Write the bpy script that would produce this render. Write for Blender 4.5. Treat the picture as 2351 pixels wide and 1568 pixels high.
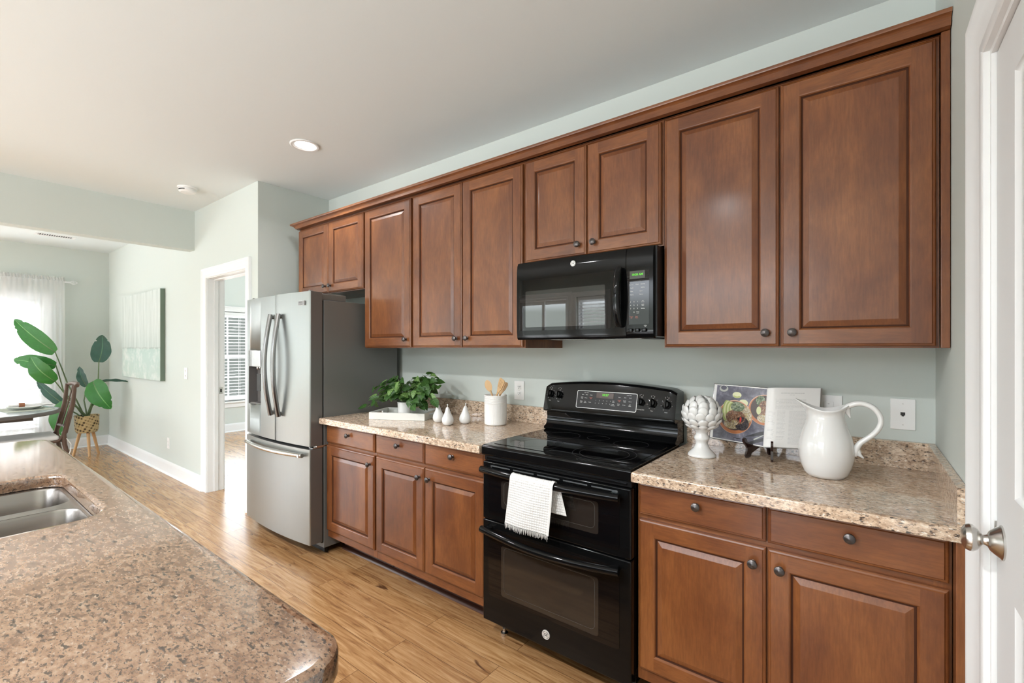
import bpy, bmesh, math, random
from math import sin, cos, pi, radians, sqrt, atan2, exp
from mathutils import Vector, Matrix
for o in list(bpy.data.objects): bpy.data.objects.remove(o)
SC = bpy.context.scene
COL = SC.collection
random.seed(7)

# ------------------------------------------------------------------ camera
cam_data = bpy.data.cameras.new('camera')
cam_data.sensor_width = 36; cam_data.lens = 1053.29/2351*36
cam_data.shift_y = 15/2351; cam_data.clip_start = .02
camera = bpy.data.objects.new('camera', cam_data); COL.objects.link(camera)
camera.location = (0, 0, 1.372); camera.rotation_euler = (pi/2, 0, radians(37.544))
SC.camera = camera
SC.view_settings.view_transform = 'Standard'; SC.view_settings.look = 'None'
SC.view_settings.gamma = 1; SC.view_settings.use_curve_mapping = False
SC.view_settings.exposure = 0.3

# ------------------------------------------------------------------ world
W = bpy.data.worlds.new('daylight'); SC.world = W; W.use_nodes = True
nt = W.node_tree; nt.nodes.clear()
wo = nt.nodes.new('ShaderNodeOutputWorld'); wb = nt.nodes.new('ShaderNodeBackground')
wt = nt.nodes.new('ShaderNodeTexCoord'); ws = nt.nodes.new('ShaderNodeSeparateXYZ')
wr = nt.nodes.new('ShaderNodeValToRGB')
# sunlit ground, a belt of trees on the horizon (denser to the west), bright sky
cr = wr.color_ramp; cr.elements[0].position = .435; cr.elements[0].color = (.96, 1.0, 1.03, 1)
cr.elements[1].position = .56; cr.elements[1].color = (.90, .97, 1.05, 1)
for pos_, col_ in ((.455, (.26, .29, .27)), (.54, (.28, .31, .29))):
    e_ = cr.elements.new(pos_); e_.color = (*col_, 1)
wr2 = nt.nodes.new('ShaderNodeValToRGB'); c2 = wr2.color_ramp
c2.elements[0].position = .435; c2.elements[0].color = (.96, 1.0, 1.03, 1); c2.elements[1].position = .56; c2.elements[1].color = (.90, .97, 1.05, 1)
for pos_, col_ in ((.455, (.030, .034, .032)), (.54, (.034, .038, .036))):
    e_ = c2.elements.new(pos_); e_.color = (*col_, 1)
wx = nt.nodes.new('ShaderNodeMapRange'); wx.inputs[1].default_value = -.75; wx.inputs[2].default_value = -.9
wmix = nt.nodes.new('ShaderNodeMix'); wmix.data_type = 'RGBA'
wm = nt.nodes.new('ShaderNodeMapRange'); wm.inputs[1].default_value = -1; wm.inputs[2].default_value = 1
nt.links.new(wt.outputs['Generated'], ws.inputs[0]); nt.links.new(ws.outputs[2], wm.inputs[0])
nt.links.new(wm.outputs[0], wr.inputs[0]); nt.links.new(wm.outputs[0], wr2.inputs[0]); nt.links.new(ws.outputs[0], wx.inputs[0])
nt.links.new(wx.outputs[0], wmix.inputs[0]); nt.links.new(wr.outputs[0], wmix.inputs[6]); nt.links.new(wr2.outputs[0], wmix.inputs[7])
nt.links.new(wmix.outputs[2], wb.inputs[0])
nt.links.new(wb.outputs[0], wo.inputs[0])
wb.inputs[1].default_value = 8.2
sun_l = bpy.data.lights.new('sun', 'SUN'); sun_l.energy = 24; sun_l.angle = radians(1.2); sun_l.color = (1, .99, .97)
sun = bpy.data.objects.new('sun', sun_l); COL.objects.link(sun); sun.location = (-14, -3, 9)
sun.rotation_euler = Vector((1, .35, -.95)).to_track_quat('-Z', 'Y').to_euler()
def portal(name, loc, rot, sx, sy):
    l = bpy.data.lights.new(name, 'AREA'); l.shape = 'RECTANGLE'; l.size = sx; l.size_y = sy
    l.cycles.is_portal = True
    o = bpy.data.objects.new(name, l); COL.objects.link(o); o.location = loc; o.rotation_euler = rot
    return o

# ------------------------------------------------------------------ layout (metres)
BACK, CEIL, RIGHT = 2.31, 2.725, .209
HALLY = 1.69          # wall with the doorway
RET = -3.89           # return wall beside the fridge
FAR = -8.573          # dining window wall
REAR = -3.5
BEAM0, BEAM1, BEAMZ = -5.40, -5.27, 2.34
UF = 1.92             # upper door face
LF = 1.66             # lower door face

# ------------------------------------------------------------------ materials
def nodes_of(m):
    m.use_nodes = True; t = m.node_tree; t.nodes.clear()
    out = t.nodes.new('ShaderNodeOutputMaterial'); b = t.nodes.new('ShaderNodeBsdfPrincipled')
    t.links.new(b.outputs[0], out.inputs[0]); return t, b, out
def setp(b, **k):
    names = dict(rough='Roughness', metal='Metallic', coat='Coat Weight', coatr='Coat Roughness', ior='IOR',
                 spec='Specular IOR Level', trans='Transmission Weight', sheen='Sheen Weight', aniso='Anisotropic',
                 sub='Subsurface Weight', alpha='Alpha')
    for a, v in k.items(): b.inputs[names[a]].default_value = v
def plain(name, col, rough=.5, bump=0, bscale=200, **k):
    m = bpy.data.materials.new(name); t, b, out = nodes_of(m)
    b.inputs['Base Color'].default_value = (*col, 1); setp(b, rough=rough, **k)
    # a trace of procedural variation so no surface is a dead flat value
    p = t.nodes.new('ShaderNodeNewGeometry'); n = t.nodes.new('ShaderNodeTexNoise')
    n.inputs['Scale'].default_value = bscale; t.links.new(p.outputs['Position'], n.inputs['Vector'])
    bp = t.nodes.new('ShaderNodeBump'); bp.inputs['Strength'].default_value = bump
    bp.inputs['Distance'].default_value = .002
    t.links.new(n.outputs[0], bp.inputs['Height'])
    if bump: t.links.new(bp.outputs[0], b.inputs['Normal'])
    return m
def emit(name, col, s):
    m = bpy.data.materials.new(name); m.use_nodes = True; t = m.node_tree; t.nodes.clear()
    out = t.nodes.new('ShaderNodeOutputMaterial'); e = t.nodes.new('ShaderNodeEmission')
    e.inputs[0].default_value = (*col, 1); e.inputs[1].default_value = s
    t.links.new(e.outputs[0], out.inputs[0]); return m
def ramp(t, fac, stops):
    r = t.nodes.new('ShaderNodeValToRGB'); e = r.color_ramp.elements
    while len(e) > 1: e.remove(e[-1])
    e[0].position = stops[0][0]; e[0].color = (*stops[0][1], 1)
    for p, c in stops[1:]:
        x = e.new(p); x.color = (*c, 1)
    t.links.new(fac, r.inputs[0]); return r.outputs[0]
def posvec(t, scale=(1, 1, 1), rnd=0, rot=(0, 0, 0), coord='pos'):
    if coord == 'uv': src = t.nodes.new('ShaderNodeTexCoord').outputs['UV']
    elif coord == 'obj': src = t.nodes.new('ShaderNodeTexCoord').outputs['Object']
    else: src = t.nodes.new('ShaderNodeNewGeometry').outputs['Position']
    if rnd:
        oi = t.nodes.new('ShaderNodeObjectInfo'); mu = t.nodes.new('ShaderNodeMath'); mu.operation = 'MULTIPLY'
        mu.inputs[1].default_value = rnd; t.links.new(oi.outputs['Random'], mu.inputs[0])
        ad = t.nodes.new('ShaderNodeVectorMath'); ad.operation = 'ADD'
        t.links.new(src, ad.inputs[0]); t.links.new(mu.outputs[0], ad.inputs[1]); src = ad.outputs[0]
    mp = t.nodes.new('ShaderNodeMapping'); mp.inputs['Scale'].default_value = scale; mp.inputs['Rotation'].default_value = rot
    t.links.new(src, mp.inputs[0]); return mp.outputs[0]
def noise(t, vec, scale, detail=4, rough=.5, dist=0):
    n = t.nodes.new('ShaderNodeTexNoise'); n.inputs['Scale'].default_value = scale; n.inputs['Detail'].default_value = detail
    n.inputs['Roughness'].default_value = rough; n.inputs['Distortion'].default_value = dist
    t.links.new(vec, n.inputs['Vector']); return n.outputs[0]
def mixc(t, fac, a, b, mode='MIX'):
    m = t.nodes.new('ShaderNodeMix'); m.data_type = 'RGBA'; m.blend_type = mode
    for s, i in ((fac, 0), (a, 6), (b, 7)):
        if isinstance(s, (int, float)): m.inputs[i].default_value = s
        elif isinstance(s, tuple): m.inputs[i].default_value = (*s, 1)
        else: t.links.new(s, m.inputs[i])
    return m.outputs[2]
def bump(t, b, h, strength, dist=.002):
    n = t.nodes.new('ShaderNodeBump'); n.inputs['Strength'].default_value = strength; n.inputs['Distance'].default_value = dist
    t.links.new(h, n.inputs['Height']); t.links.new(n.outputs[0], b.inputs['Normal'])

def cherry(name, horizontal):
    m = bpy.data.materials.new(name); t, b, out = nodes_of(m)
    g = (3, 30, 30) if horizontal else (30, 30, 2.6)
    g2 = (1.0, 2.4, 2.4) if horizontal else (2.4, 2.4, 1.0)
    v1 = posvec(t, g, 3.7); v2 = posvec(t, g2, 5.3)
    n1 = noise(t, v1, 6, 6, .62); n2 = noise(t, v2, 2.2, 7, .66, .3)
    c = ramp(t, n2, [(.28, (.118, .033, .0085)), (.44, (.182, .056, .0145)), (.58, (.25, .085, .0225)), (.76, (.335, .124, .035))])
    d = ramp(t, n1, [(.35, (.72, .68, .64)), (.6, (1, 1, 1))])
    b1 = mixc(t, .75, c, d, 'MULTIPLY')
    oi = t.nodes.new('ShaderNodeObjectInfo')
    tint = ramp(t, oi.outputs['Random'], [(0, (.86, .84, .86)), (1, (1.0, 1.0, 1.0))])
    b2 = mixc(t, 1, b1, tint, 'MULTIPLY')
    t.links.new(b2, b.inputs['Base Color'])
    setp(b, rough=.42, coat=.45, coatr=.17)
    bump(t, b, n1, .06, .001)
    return m
M = {}
M['wood'] = cherry('cherry_wood_vertical', False)
M['woodh'] = cherry('cherry_wood_horizontal', True)
M['glaze'] = plain('dark_glaze_in_grooves', (.055, .018, .008), .7, spec=.2)

def granite(name, light_gain, ior):
    m = bpy.data.materials.new(name); t, b, out = nodes_of(m)
    v = posvec(t, (.6, 1, 1.1)); vs = posvec(t, (.5, 1, 1), rot=(0, 0, .18))
    n1 = noise(t, v, 75, 8, .68, .2); n0 = noise(t, v, 5, 3, .5)
    c = ramp(t, n1, [(.30, (.22, .13, .085)), (.43, (.39, .26, .175)), (.54, (.54, .385, .27)), (.66, (.66, .53, .41)), (.78, (.72, .66, .58))])
    fl = noise(t, vs, 230, 4, .6, .2); f2 = noise(t, vs, 125, 4, .6, .25)
    k = ramp(t, fl, [(.56, (0, 0, 0)), (.65, (.85, .85, .85))])
    c1 = mixc(t, k, c, (.085, .05, .035))
    k2 = ramp(t, f2, [(.57, (0, 0, 0)), (.65, (.95, .95, .95))])
    c2 = mixc(t, k2, c1, (.028, .022, .022))
    k3 = ramp(t, noise(t, vs, 190, 2, .5), [(.63, (0, 0, 0)), (.72, (.7, .7, .7))])
    c3 = mixc(t, k3, c2, (.80, .74, .66))
    c4 = mixc(t, .35, c3, ramp(t, n0, [(.35, (.80, .74, .70)), (.65, (1, 1, 1))]), 'MULTIPLY')
    c5 = mixc(t, 1, c4, light_gain, 'MULTIPLY')
    t.links.new(c5, b.inputs['Base Color']); setp(b, rough=.07, ior=ior)
    return m
M['granite'] = granite('granite', (1.30, 1.40, 1.47), 1.7)  # same stone as the island, lightened to offset weaker light on the counters
M['granite_island_shaded'] = granite('granite_island_shaded', (.40, .345, .305), 2.3)  # same stone as the counters, darkened to offset stronger light on the island

def floorwood():
    m = bpy.data.materials.new('hickory_floor'); t, b, out = nodes_of(m)
    v = posvec(t)
    br = t.nodes.new('ShaderNodeTexBrick'); t.links.new(v, br.inputs['Vector'])
    br.inputs['Scale'].default_value = 1; br.inputs['Brick Width'].default_value = 1.25; br.inputs['Row Height'].default_value = .128
    br.inputs['Mortar Size'].default_value = .0011; br.inputs['Mortar Smooth'].default_value = .2
    br.inputs['Color1'].default_value = (0, 0, 0, 1); br.inputs['Color2'].default_value = (1, 1, 1, 1)
    br.inputs['Mortar'].default_value = (.5, .5, .5, 1); br.offset = .37; br.offset_frequency = 2
    mu = t.nodes.new('ShaderNodeVectorMath'); mu.operation = 'MULTIPLY'; mu.inputs[1].default_value = (9, 5, 13)
    t.links.new(br.outputs[0], mu.inputs[0])
    ad = t.nodes.new('ShaderNodeVectorMath'); ad.operation = 'ADD'; t.links.new(v, ad.inputs[0]); t.links.new(mu.outputs[0], ad.inputs[1])
    def mapped(s):
        mp = t.nodes.new('ShaderNodeMapping'); mp.inputs['Scale'].default_value = s; t.links.new(ad.outputs[0], mp.inputs[0]); return mp.outputs[0]
    g1 = noise(t, mapped((1.3, 16, 1)), 2.2, 8, .62, 1.2); g2 = noise(t, mapped((3, 70, 1)), 3, 4, .6)
    c = ramp(t, g1, [(.28, (.17, .078, .030)), (.42, (.36, .19, .078)), (.55, (.49, .285, .13)), (.72, (.60, .385, .20))])
    c = mixc(t, .5, c, ramp(t, g2, [(.3, (.72, .66, .6)), (.6, (1, 1, 1))]), 'MULTIPLY')
    c = mixc(t, .8, c, ramp(t, br.outputs[0], [(0, (.66, .60, .56)), (.5, (.92, .90, .86)), (1, (1.0, 1.0, 1.0))]), 'MULTIPLY')
    kn = ramp(t, noise(t, mapped((2.2, 9, 1)), 2.1, 3, .5, .6), [(.69, (0, 0, 0)), (.76, (1, 1, 1))])
    c = mixc(t, kn, c, (.10, .045, .02))
    c = mixc(t, br.outputs['Fac'], c, (.10, .05, .022))
    t.links.new(c, b.inputs['Base Color']); setp(b, rough=.27, coat=.25, coatr=.2)
    bump(t, b, g2, .05, .002)
    return m
M['floor'] = floorwood()
M['wall'] = plain('sage_paint', (.592, .638, .603), .72, .04, 350)
M['ceiling'] = plain('ceiling_paint', (.735, .785, .785), .85, .03, 300)
M['trim'] = plain('white_trim_paint', (.80, .81, .81), .48, .0, spec=.3)
M['doorw'] = plain('white_door_paint', (.73, .74, .74), .6, .03, 90, spec=.25)
M['plastic'] = plain('white_plastic', (.84, .84, .83), .3)
M['slot'] = plain('dark_slot', (.03, .03, .03), .6)
M['ceramic'] = plain('white_ceramic', (.75, .75, .74), .12, coat=.4, coatr=.05)
M['matteceramic'] = plain('white_matte_ceramic', (.86, .85, .84), .38)
M['bronze'] = plain('oil_rubbed_bronze', (.11, .10, .098), .3, metal=.85)
M['black'] = plain('black_enamel', (.004, .0043, .0046), .07, ior=1.33)
M['blackm'] = plain('black_satin', (.007, .007, .0075), .34, ior=1.35)
M['bglass'] = plain('black_glass', (.003, .003, .0035), .02, ior=1.45)
M['winglass'] = plain('oven_window_glass', (.022, .018, .015), .06, ior=1.6)
M['mwglass'] = plain('microwave_window_glass', (.010, .012, .012), .02, ior=1.9)
M['chrome'] = plain('satin_nickel', (.62, .60, .57), .24, metal=1)
M['badge'] = plain('badge_silver', (.80, .79, .77), .35, metal=.25)
M['greyside'] = plain('grey_fridge_side', (.185, .188, .182), .42, .04, 400, metal=.3)
M['darkgap'] = plain('dark_gasket', (.02, .02, .02), .6)
M['print_grey'] = plain('grey_lettering', (.25, .25, .25), .5)
M['white'] = plain('white_marking', (.75, .75, .73), .5)
M['red'] = plain('red_marking', (.6, .18, .13), .5)
M['greenlcd'] = emit('green_digits', (.25, 1, .12), .75)
M['bamboo'] = plain('bamboo', (.62, .40, .20), .5, .05, 60)
M['legwood'] = plain('light_leg_wood', (.55, .33, .15), .5, .1, 40)
M['darkwood'] = plain('dark_lacquered_wood', (.022, .009, .008), .16, coat=.5, coatr=.1)
M['cloth'] = plain('white_linen', (.72, .71, .69), .9, .2, 500)
M['soil'] = plain('dark_soil', (.02, .015, .01), .9)
M['mdf'] = plain('white_lacquered_tray', (.70, .70, .66), .35)
M['cabin'] = plain('cabinet_interior_shade', (.10, .045, .022), .6)
M['toekick'] = plain('dark_toe_kick', (.07, .026, .016), .4, coat=.3, coatr=.2)

def steel(name, col=(.375, .395, .385), axis=2, rough=.36, metal=.95):
    m = bpy.data.materials.new(name); t, b, out = nodes_of(m)
    s = [260, 260, 260]; s[axis] = 1.5
    n = noise(t, posvec(t, tuple(s)), 1, 3, .6)
    c = ramp(t, n, [(.3, tuple(x*.95 for x in col)), (.7, col)])
    r = t.nodes.new('ShaderNodeMapRange'); r.inputs[3].default_value = rough-.04; r.inputs[4].default_value = rough+.05
    t.links.new(n, r.inputs[0]); t.links.new(r.outputs[0], b.inputs['Roughness']); t.links.new(c, b.inputs['Base Color'])
    setp(b, metal=metal)
    return m
M['steel'] = steel('brushed_stainless')
M['steelsink'] = plain('sink_stainless', (.31, .285, .26), .27, metal=1)
M['handle'] = plain('dark_stainless_handle', (.23, .225, .22), .24, metal=1)

def leafmat(name, dark, light, vein, waves, across=True):
    m = bpy.data.materials.new(name); t, b, out = nodes_of(m)
    v = posvec(t, (1, 1, 1), coord='uv'); sep = t.nodes.new('ShaderNodeSeparateXYZ'); t.links.new(v, sep.inputs[0])
    # u along the leaf 0..1, v across -1..1 stored as 0..1
    a = t.nodes.new('ShaderNodeMath'); a.operation = 'SUBTRACT'; t.links.new(sep.outputs[1], a.inputs[0]); a.inputs[1].default_value = .5
    ab = t.nodes.new('ShaderNodeMath'); ab.operation = 'ABSOLUTE'; t.links.new(a.outputs[0], ab.inputs[0])
    s = t.nodes.new('ShaderNodeMath'); s.operation = 'MULTIPLY_ADD'; t.links.new(ab.outputs[0], s.inputs[0]); s.inputs[1].default_value = -.5
    t.links.new(sep.outputs[0], s.inputs[2])
    w = t.nodes.new('ShaderNodeMath'); w.operation = 'MULTIPLY'; t.links.new(s.outputs[0], w.inputs[0]); w.inputs[1].default_value = waves*2*pi
    si = t.nodes.new('ShaderNodeMath'); si.operation = 'SINE'; t.links.new(w.outputs[0], si.inputs[0])
    st = ramp(t, si.outputs[0], [(0, (0, 0, 0)), (.9, (1, 1, 1))])
    c = mixc(t, st, dark, light)
    k = ramp(t, ab.outputs[0], [(.012, (1, 1, 1)), (.03, (0, 0, 0))])
    c = mixc(t, k, c, vein)
    n = ramp(t, noise(t, posvec(t), 25, 3), [(.35, (.75, .8, .75)), (.65, (1, 1, 1))])
    c = mixc(t, .6, c, n, 'MULTIPLY')
    t.links.new(c, b.inputs['Base Color']); setp(b, rough=.42)
    bump(t, b, si.outputs[0], .15, .003)
    tr = t.nodes.new('ShaderNodeBsdfTranslucent'); t.links.new(c, tr.inputs[0]); mx = t.nodes.new('ShaderNodeMixShader')
    mx.inputs[0].default_value = .25; t.links.new(b.outputs[0], mx.inputs[1]); t.links.new(tr.outputs[0], mx.inputs[2]); t.links.new(mx.outputs[0], out.inputs[0])
    return m
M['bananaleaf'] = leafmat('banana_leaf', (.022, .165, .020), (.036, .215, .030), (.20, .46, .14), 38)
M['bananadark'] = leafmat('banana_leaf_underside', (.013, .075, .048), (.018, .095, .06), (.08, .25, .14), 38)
M['pothos'] = leafmat('pothos_leaf', (.035, .10, .018), (.055, .15, .028), (.12, .26, .07), 5)
M['pothoslight'] = leafmat('pothos_leaf_variegated', (.14, .29, .07), (.26, .40, .14), (.42, .52, .28), 4)
M['stem'] = plain('plant_stem', (.10, .15, .06), .5)

def sheer():
    m = bpy.data.materials.new('sheer_voile'); m.use_nodes = True; t = m.node_tree; t.nodes.clear()
    out = t.nodes.new('ShaderNodeOutputMaterial'); d = t.nodes.new('ShaderNodeBsdfDiffuse'); d.inputs[0].default_value = (.88, .88, .88, 1)
    tl = t.nodes.new('ShaderNodeBsdfTranslucent'); tl.inputs[0].default_value = (.88, .88, .88, 1)
    tp = t.nodes.new('ShaderNodeBsdfTransparent'); m1 = t.nodes.new('ShaderNodeMixShader'); m2 = t.nodes.new('ShaderNodeMixShader')
    m1.inputs[0].default_value = .45; t.links.new(d.outputs[0], m1.inputs[1]); t.links.new(tl.outputs[0], m1.inputs[2])
    m2.inputs[0].default_value = .42; t.links.new(m1.outputs[0], m2.inputs[1]); t.links.new(tp.outputs[0], m2.inputs[2]); t.links.new(m2.outputs[0], out.inputs[0])
    return m
M['sheer'] = sheer()
def paneglass():
    m = bpy.data.materials.new('window_glass'); m.use_nodes = True; t = m.node_tree; t.nodes.clear()
    out = t.nodes.new('ShaderNodeOutputMaterial'); g = t.nodes.new('ShaderNodeBsdfGlossy'); g.inputs['Roughness'].default_value = .02
    tp = t.nodes.new('ShaderNodeBsdfTransparent'); f = t.nodes.new('ShaderNodeFresnel'); f.inputs[0].default_value = 1.45
    m2 = t.nodes.new('ShaderNodeMixShader'); gb = t.nodes.new('ShaderNodeNewGeometry'); iv = t.nodes.new('ShaderNodeMath'); iv.operation = 'SUBTRACT'; iv.inputs[0].default_value = 1; t.links.new(gb.outputs['Backfacing'], iv.inputs[1])
    mf = t.nodes.new('ShaderNodeMath'); mf.operation = 'MULTIPLY'; t.links.new(f.outputs[0], mf.inputs[0]); t.links.new(iv.outputs[0], mf.inputs[1])
    t.links.new(mf.outputs[0], m2.inputs[0]); t.links.new(tp.outputs[0], m2.inputs[1]); t.links.new(g.outputs[0], m2.inputs[2])
    t.links.new(m2.outputs[0], out.inputs[0]); return m
M['glass'] = paneglass()

# ------------------------------------------------------------------ mesh helpers
class MB:
    """collects geometry, then links it as ONE mesh object"""
    def __init__(self): self.bm = bmesh.new(); self.uv = None; self.slots = []
    def mi(self, m):
        if m is None: return 0
        if m not in self.slots: self.slots.append(m)
        return self.slots.index(m)
    def faces(self, fs, m=None, smooth=False):
        i = self.mi(m)
        for f in fs: f.material_index = i; f.smooth = smooth
    def box(self, x0, x1, y0, y1, z0, z1, m=None, bev=0, seg=2, mat4=None):
        v = [self.bm.verts.new((x, y, z)) for x in (x0, x1) for y in (y0, y1) for z in (z0, z1)]
        q = [(0, 1, 3, 2), (4, 6, 7, 5), (0, 4, 5, 1), (2, 3, 7, 6), (0, 2, 6, 4), (1, 5, 7, 3)]
        fs = [self.bm.faces.new([v[i] for i in a]) for a in q]
        self.faces(fs, m)
        if bev:
            es = list({e for f in fs for e in f.edges})
            r = bmesh.ops.bevel(self.bm, geom=es, offset=bev, segments=seg, affect='EDGES', profile=.5)
            allf = set(r['faces']) | {f for f in fs if f.is_valid}
            i = self.mi(m)
            for f in r['faces']: f.material_index = i; f.smooth = True
            v = list({vv for f in allf for vv in f.verts})
        if mat4 is not None:
            for vv in v: vv.co = mat4 @ vv.co
        return v
    def prism(self, pts, axis, a, b, m=None, smooth=False):
        """polygon pts (2D, other two axes in order) extruded along axis from a to b"""
        def mk(p, t):
            c = [0, 0, 0]; k = [i for i in range(3) if i != axis]; c[k[0]], c[k[1]] = p; c[axis] = t; return self.bm.verts.new(c)
        A = [mk(p, a) for p in pts]; B = [mk(p, b) for p in pts]; n = len(pts); fs = []
        for i in range(n): fs.append(self.bm.faces.new((A[i], A[(i+1) % n], B[(i+1) % n], B[i])))
        self.faces(fs, m, smooth)
        cap = [self.bm.faces.new(A[::-1]), self.bm.faces.new(B)]; self.faces(cap, m)
        return A+B
    def grid(self, f, nu, nv, m=None, smooth=True, closeu=False, closev=False, uv=False):
        P = [[self.bm.verts.new(f(i/(nu if closeu else nu-1), j/(nv if closev else nv-1))) for j in range(nv)] for i in range(nu)]
        fs = []
        if uv and self.uv is None: self.uv = self.bm.loops.layers.uv.new('UVMap')
        for i in range(nu if closeu else nu-1):
            for j in range(nv if closev else nv-1):
                a, b_ = i, (i+1) % nu; c, d = j, (j+1) % nv
                q = (P[a][c], P[b_][c], P[b_][d], P[a][d])
                if len(set(q)) < 4: continue
                fc = self.bm.faces.new(q); fs.append(fc)
                if uv:
                    for lp, (ii, jj) in zip(fc.loops, ((i, j), (i+1, j), (i+1, j+1), (i, j+1))): lp[self.uv].uv = (ii/(nu-1), jj/(nv-1))
        self.faces(fs, m, smooth); return P
    def lathe(self, prof, c=(0, 0, 0), n=32, axis=2, m=None, smooth=True, capb=True, capt=True, mod=None):
        """prof: list of (r, h)"""
        rings = []
        for r, h in prof:
            ring = []
            for k in range(n):
                a = 2*pi*k/n; p = (r*cos(a), r*sin(a), h)
                if mod: p = mod(p, a, r, h)
                if axis == 2: q = p
                elif axis == 1: q = (p[0], p[2], p[1])
                else: q = (p[2], p[0], p[1])
                ring.append(self.bm.verts.new((q[0]+c[0], q[1]+c[1], q[2]+c[2])))
            rings.append(ring)
        fs = []
        for A, B in zip(rings, rings[1:]):
            for k in range(n): fs.append(self.bm.faces.new((A[k], A[(k+1) % n], B[(k+1) % n], B[k])))
        self.faces(fs, m, smooth)
        if capb: self.faces([self.bm.faces.new(rings[0][::-1])], m)
        if capt: self.faces([self.bm.faces.new(rings[-1])], m)
        return rings
    def tube(self, pts, r, n=10, m=None, closed=False, flat=1, up=None):
        pts = [Vector(p) for p in pts]; rs = r if isinstance(r, (list, tuple)) else [r]*len(pts)
        rings = []; prev = None
        for i, p in enumerate(pts):
            if closed: d = pts[(i+1) % len(pts)]-pts[i-1]
            else: d = pts[min(i+1, len(pts)-1)]-pts[max(i-1, 0)]
            d.normalize()
            if prev is None:
                u = Vector(up) if up else (Vector((0, 0, 1)) if abs(d.z) < .9 else Vector((1, 0, 0)))
            else: u = prev
            u = (u-d*u.dot(d)).normalized(); w = d.cross(u); prev = u
            rings.append([self.bm.verts.new(p+(u*cos(2*pi*k/n)+w*flat*sin(2*pi*k/n))*rs[i]) for k in range(n)])
        fs = []
        L = len(rings)
        for i in range(L if closed else L-1):
            A, B = rings[i], rings[(i+1) % L]
            for k in range(n): fs.append(self.bm.faces.new((A[k], A[(k+1) % n], B[(k+1) % n], B[k])))
        self.faces(fs, m, True)
        if not closed: self.faces([self.bm.faces.new(rings[0][::-1]), self.bm.faces.new(rings[-1])], m)
        return rings
    def plate(self, outer, holes, z0, z1, m=None, inset=0, mat4=None, axis=2):
        """flat polygon with holes, extruded z0..z1 (z1 = face side)"""
        def fill(z, loops):
            es = []; vs = []
            for lp in loops:
                v = [self.bm.verts.new((p[0], p[1], z)) for p in lp]; vs.append(v)
                es += [self.bm.edges.new((v[i], v[(i+1) % len(v)])) for i in range(len(v))]
            r = bmesh.ops.triangle_fill(self.bm, use_beauty=True, use_dissolve=False, edges=es)
            fs = [g for g in r['geom'] if isinstance(g, bmesh.types.BMFace)]; self.faces(fs, m); return vs
        loops = [outer]+holes
        T = fill(z1, loops); B = fill(z0, loops); fs = []
        for t_, b_ in zip(T, B):
            n = len(t_)
            for i in range(n): fs.append(self.bm.faces.new((b_[i], b_[(i+1) % n], t_[(i+1) % n], t_[i])))
        self.faces(fs, m)
        allv = [v for l in T+B for v in l]
        if mat4 is not None:
            for v in allv: v.co = mat4 @ v.co
        return T, B
    def build(self, name, mat=None, parent=None, sharp=35, keep=False):
        bmesh.ops.recalc_face_normals(self.bm, faces=self.bm.faces)
        me = bpy.data.meshes.new(name); self.bm.to_mesh(me); self.bm.free()
        if self.slots:
            for s in self.slots: me.materials.append(M[s] if isinstance(s, str) else s)
        else: me.materials.append(M[mat] if isinstance(mat, str) else mat)
        me.set_sharp_from_angle(angle=radians(sharp))
        o = bpy.data.objects.new(name, me); COL.objects.link(o)
        if sharp <= 50:
            wn = o.modifiers.new('weighted_normal', 'WEIGHTED_NORMAL'); wn.keep_sharp = True; wn.weight = 80
        if parent:
            o.parent = parent
            o.matrix_parent_inverse = Matrix.Identity(4)
            # geometry is authored in world space: shift it into the parent's frame
            off = Vector((0, 0, 0)); p = parent
            while p: off += Vector(p.location); p = p.parent
            if not keep: me.transform(Matrix.Translation(-off))
        return o
def rrect(x0, x1, y0, y1, r, n=6):
    if not isinstance(r, (list, tuple)): r = [r]*4
    P = []
    for (cx, cy, a0), rr in zip(((x1-r[0], y1-r[0], 0), (x0+r[1], y1-r[1], 90), (x0+r[2], y0+r[2], 180), (x1-r[3], y0+r[3], 270)), r):
        if rr <= 0: P.append((cx, cy)); continue
        for k in range(n+1):
            a = radians(a0+90*k/n); P.append((cx+rr*cos(a), cy+rr*sin(a)))
    return P
def tag(o, label, cat, group=None, kind=None):
    o['label'] = label; o['category'] = cat
    if group: o['group'] = group
    if kind: o['kind'] = kind
    return o
def thing(name, loc, label, cat, group=None):
    e = bpy.data.objects.new(name, None); COL.objects.link(e); e.location = loc; e.empty_display_size = .05
    return tag(e, label, cat, group)
def struct(name, mb, mat, parent=None):
    o = mb.build(name, mat, parent)
    if parent is None: o['kind'] = 'structure'
    return o
def recurse_copy(o, parent=None):
    c = o.copy(); COL.objects.link(c); c.parent = parent
    for ch in o.children: recurse_copy(ch, c)
    return c
def boolean_cut(o, cutter_mb):
    c = cutter_mb.build('cutter', 'trim'); 
    if o.parent:
        off = Vector((0, 0, 0)); p = o.parent
        while p: off += Vector(p.location); p = p.parent
        c.data.transform(Matrix.Translation(-off))
        c.parent = o.parent
    bpy.context.view_layer.update()
    md = o.modifiers.new('cut', 'BOOLEAN'); md.object = c; md.operation = 'DIFFERENCE'; md.solver = 'EXACT'
    bpy.context.view_layer.update()
    dg = bpy.context.evaluated_depsgraph_get(); me = bpy.data.meshes.new_from_object(o.evaluated_get(dg))
    o.modifiers.clear(); o.data = me; bpy.data.objects.remove(c)
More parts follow.
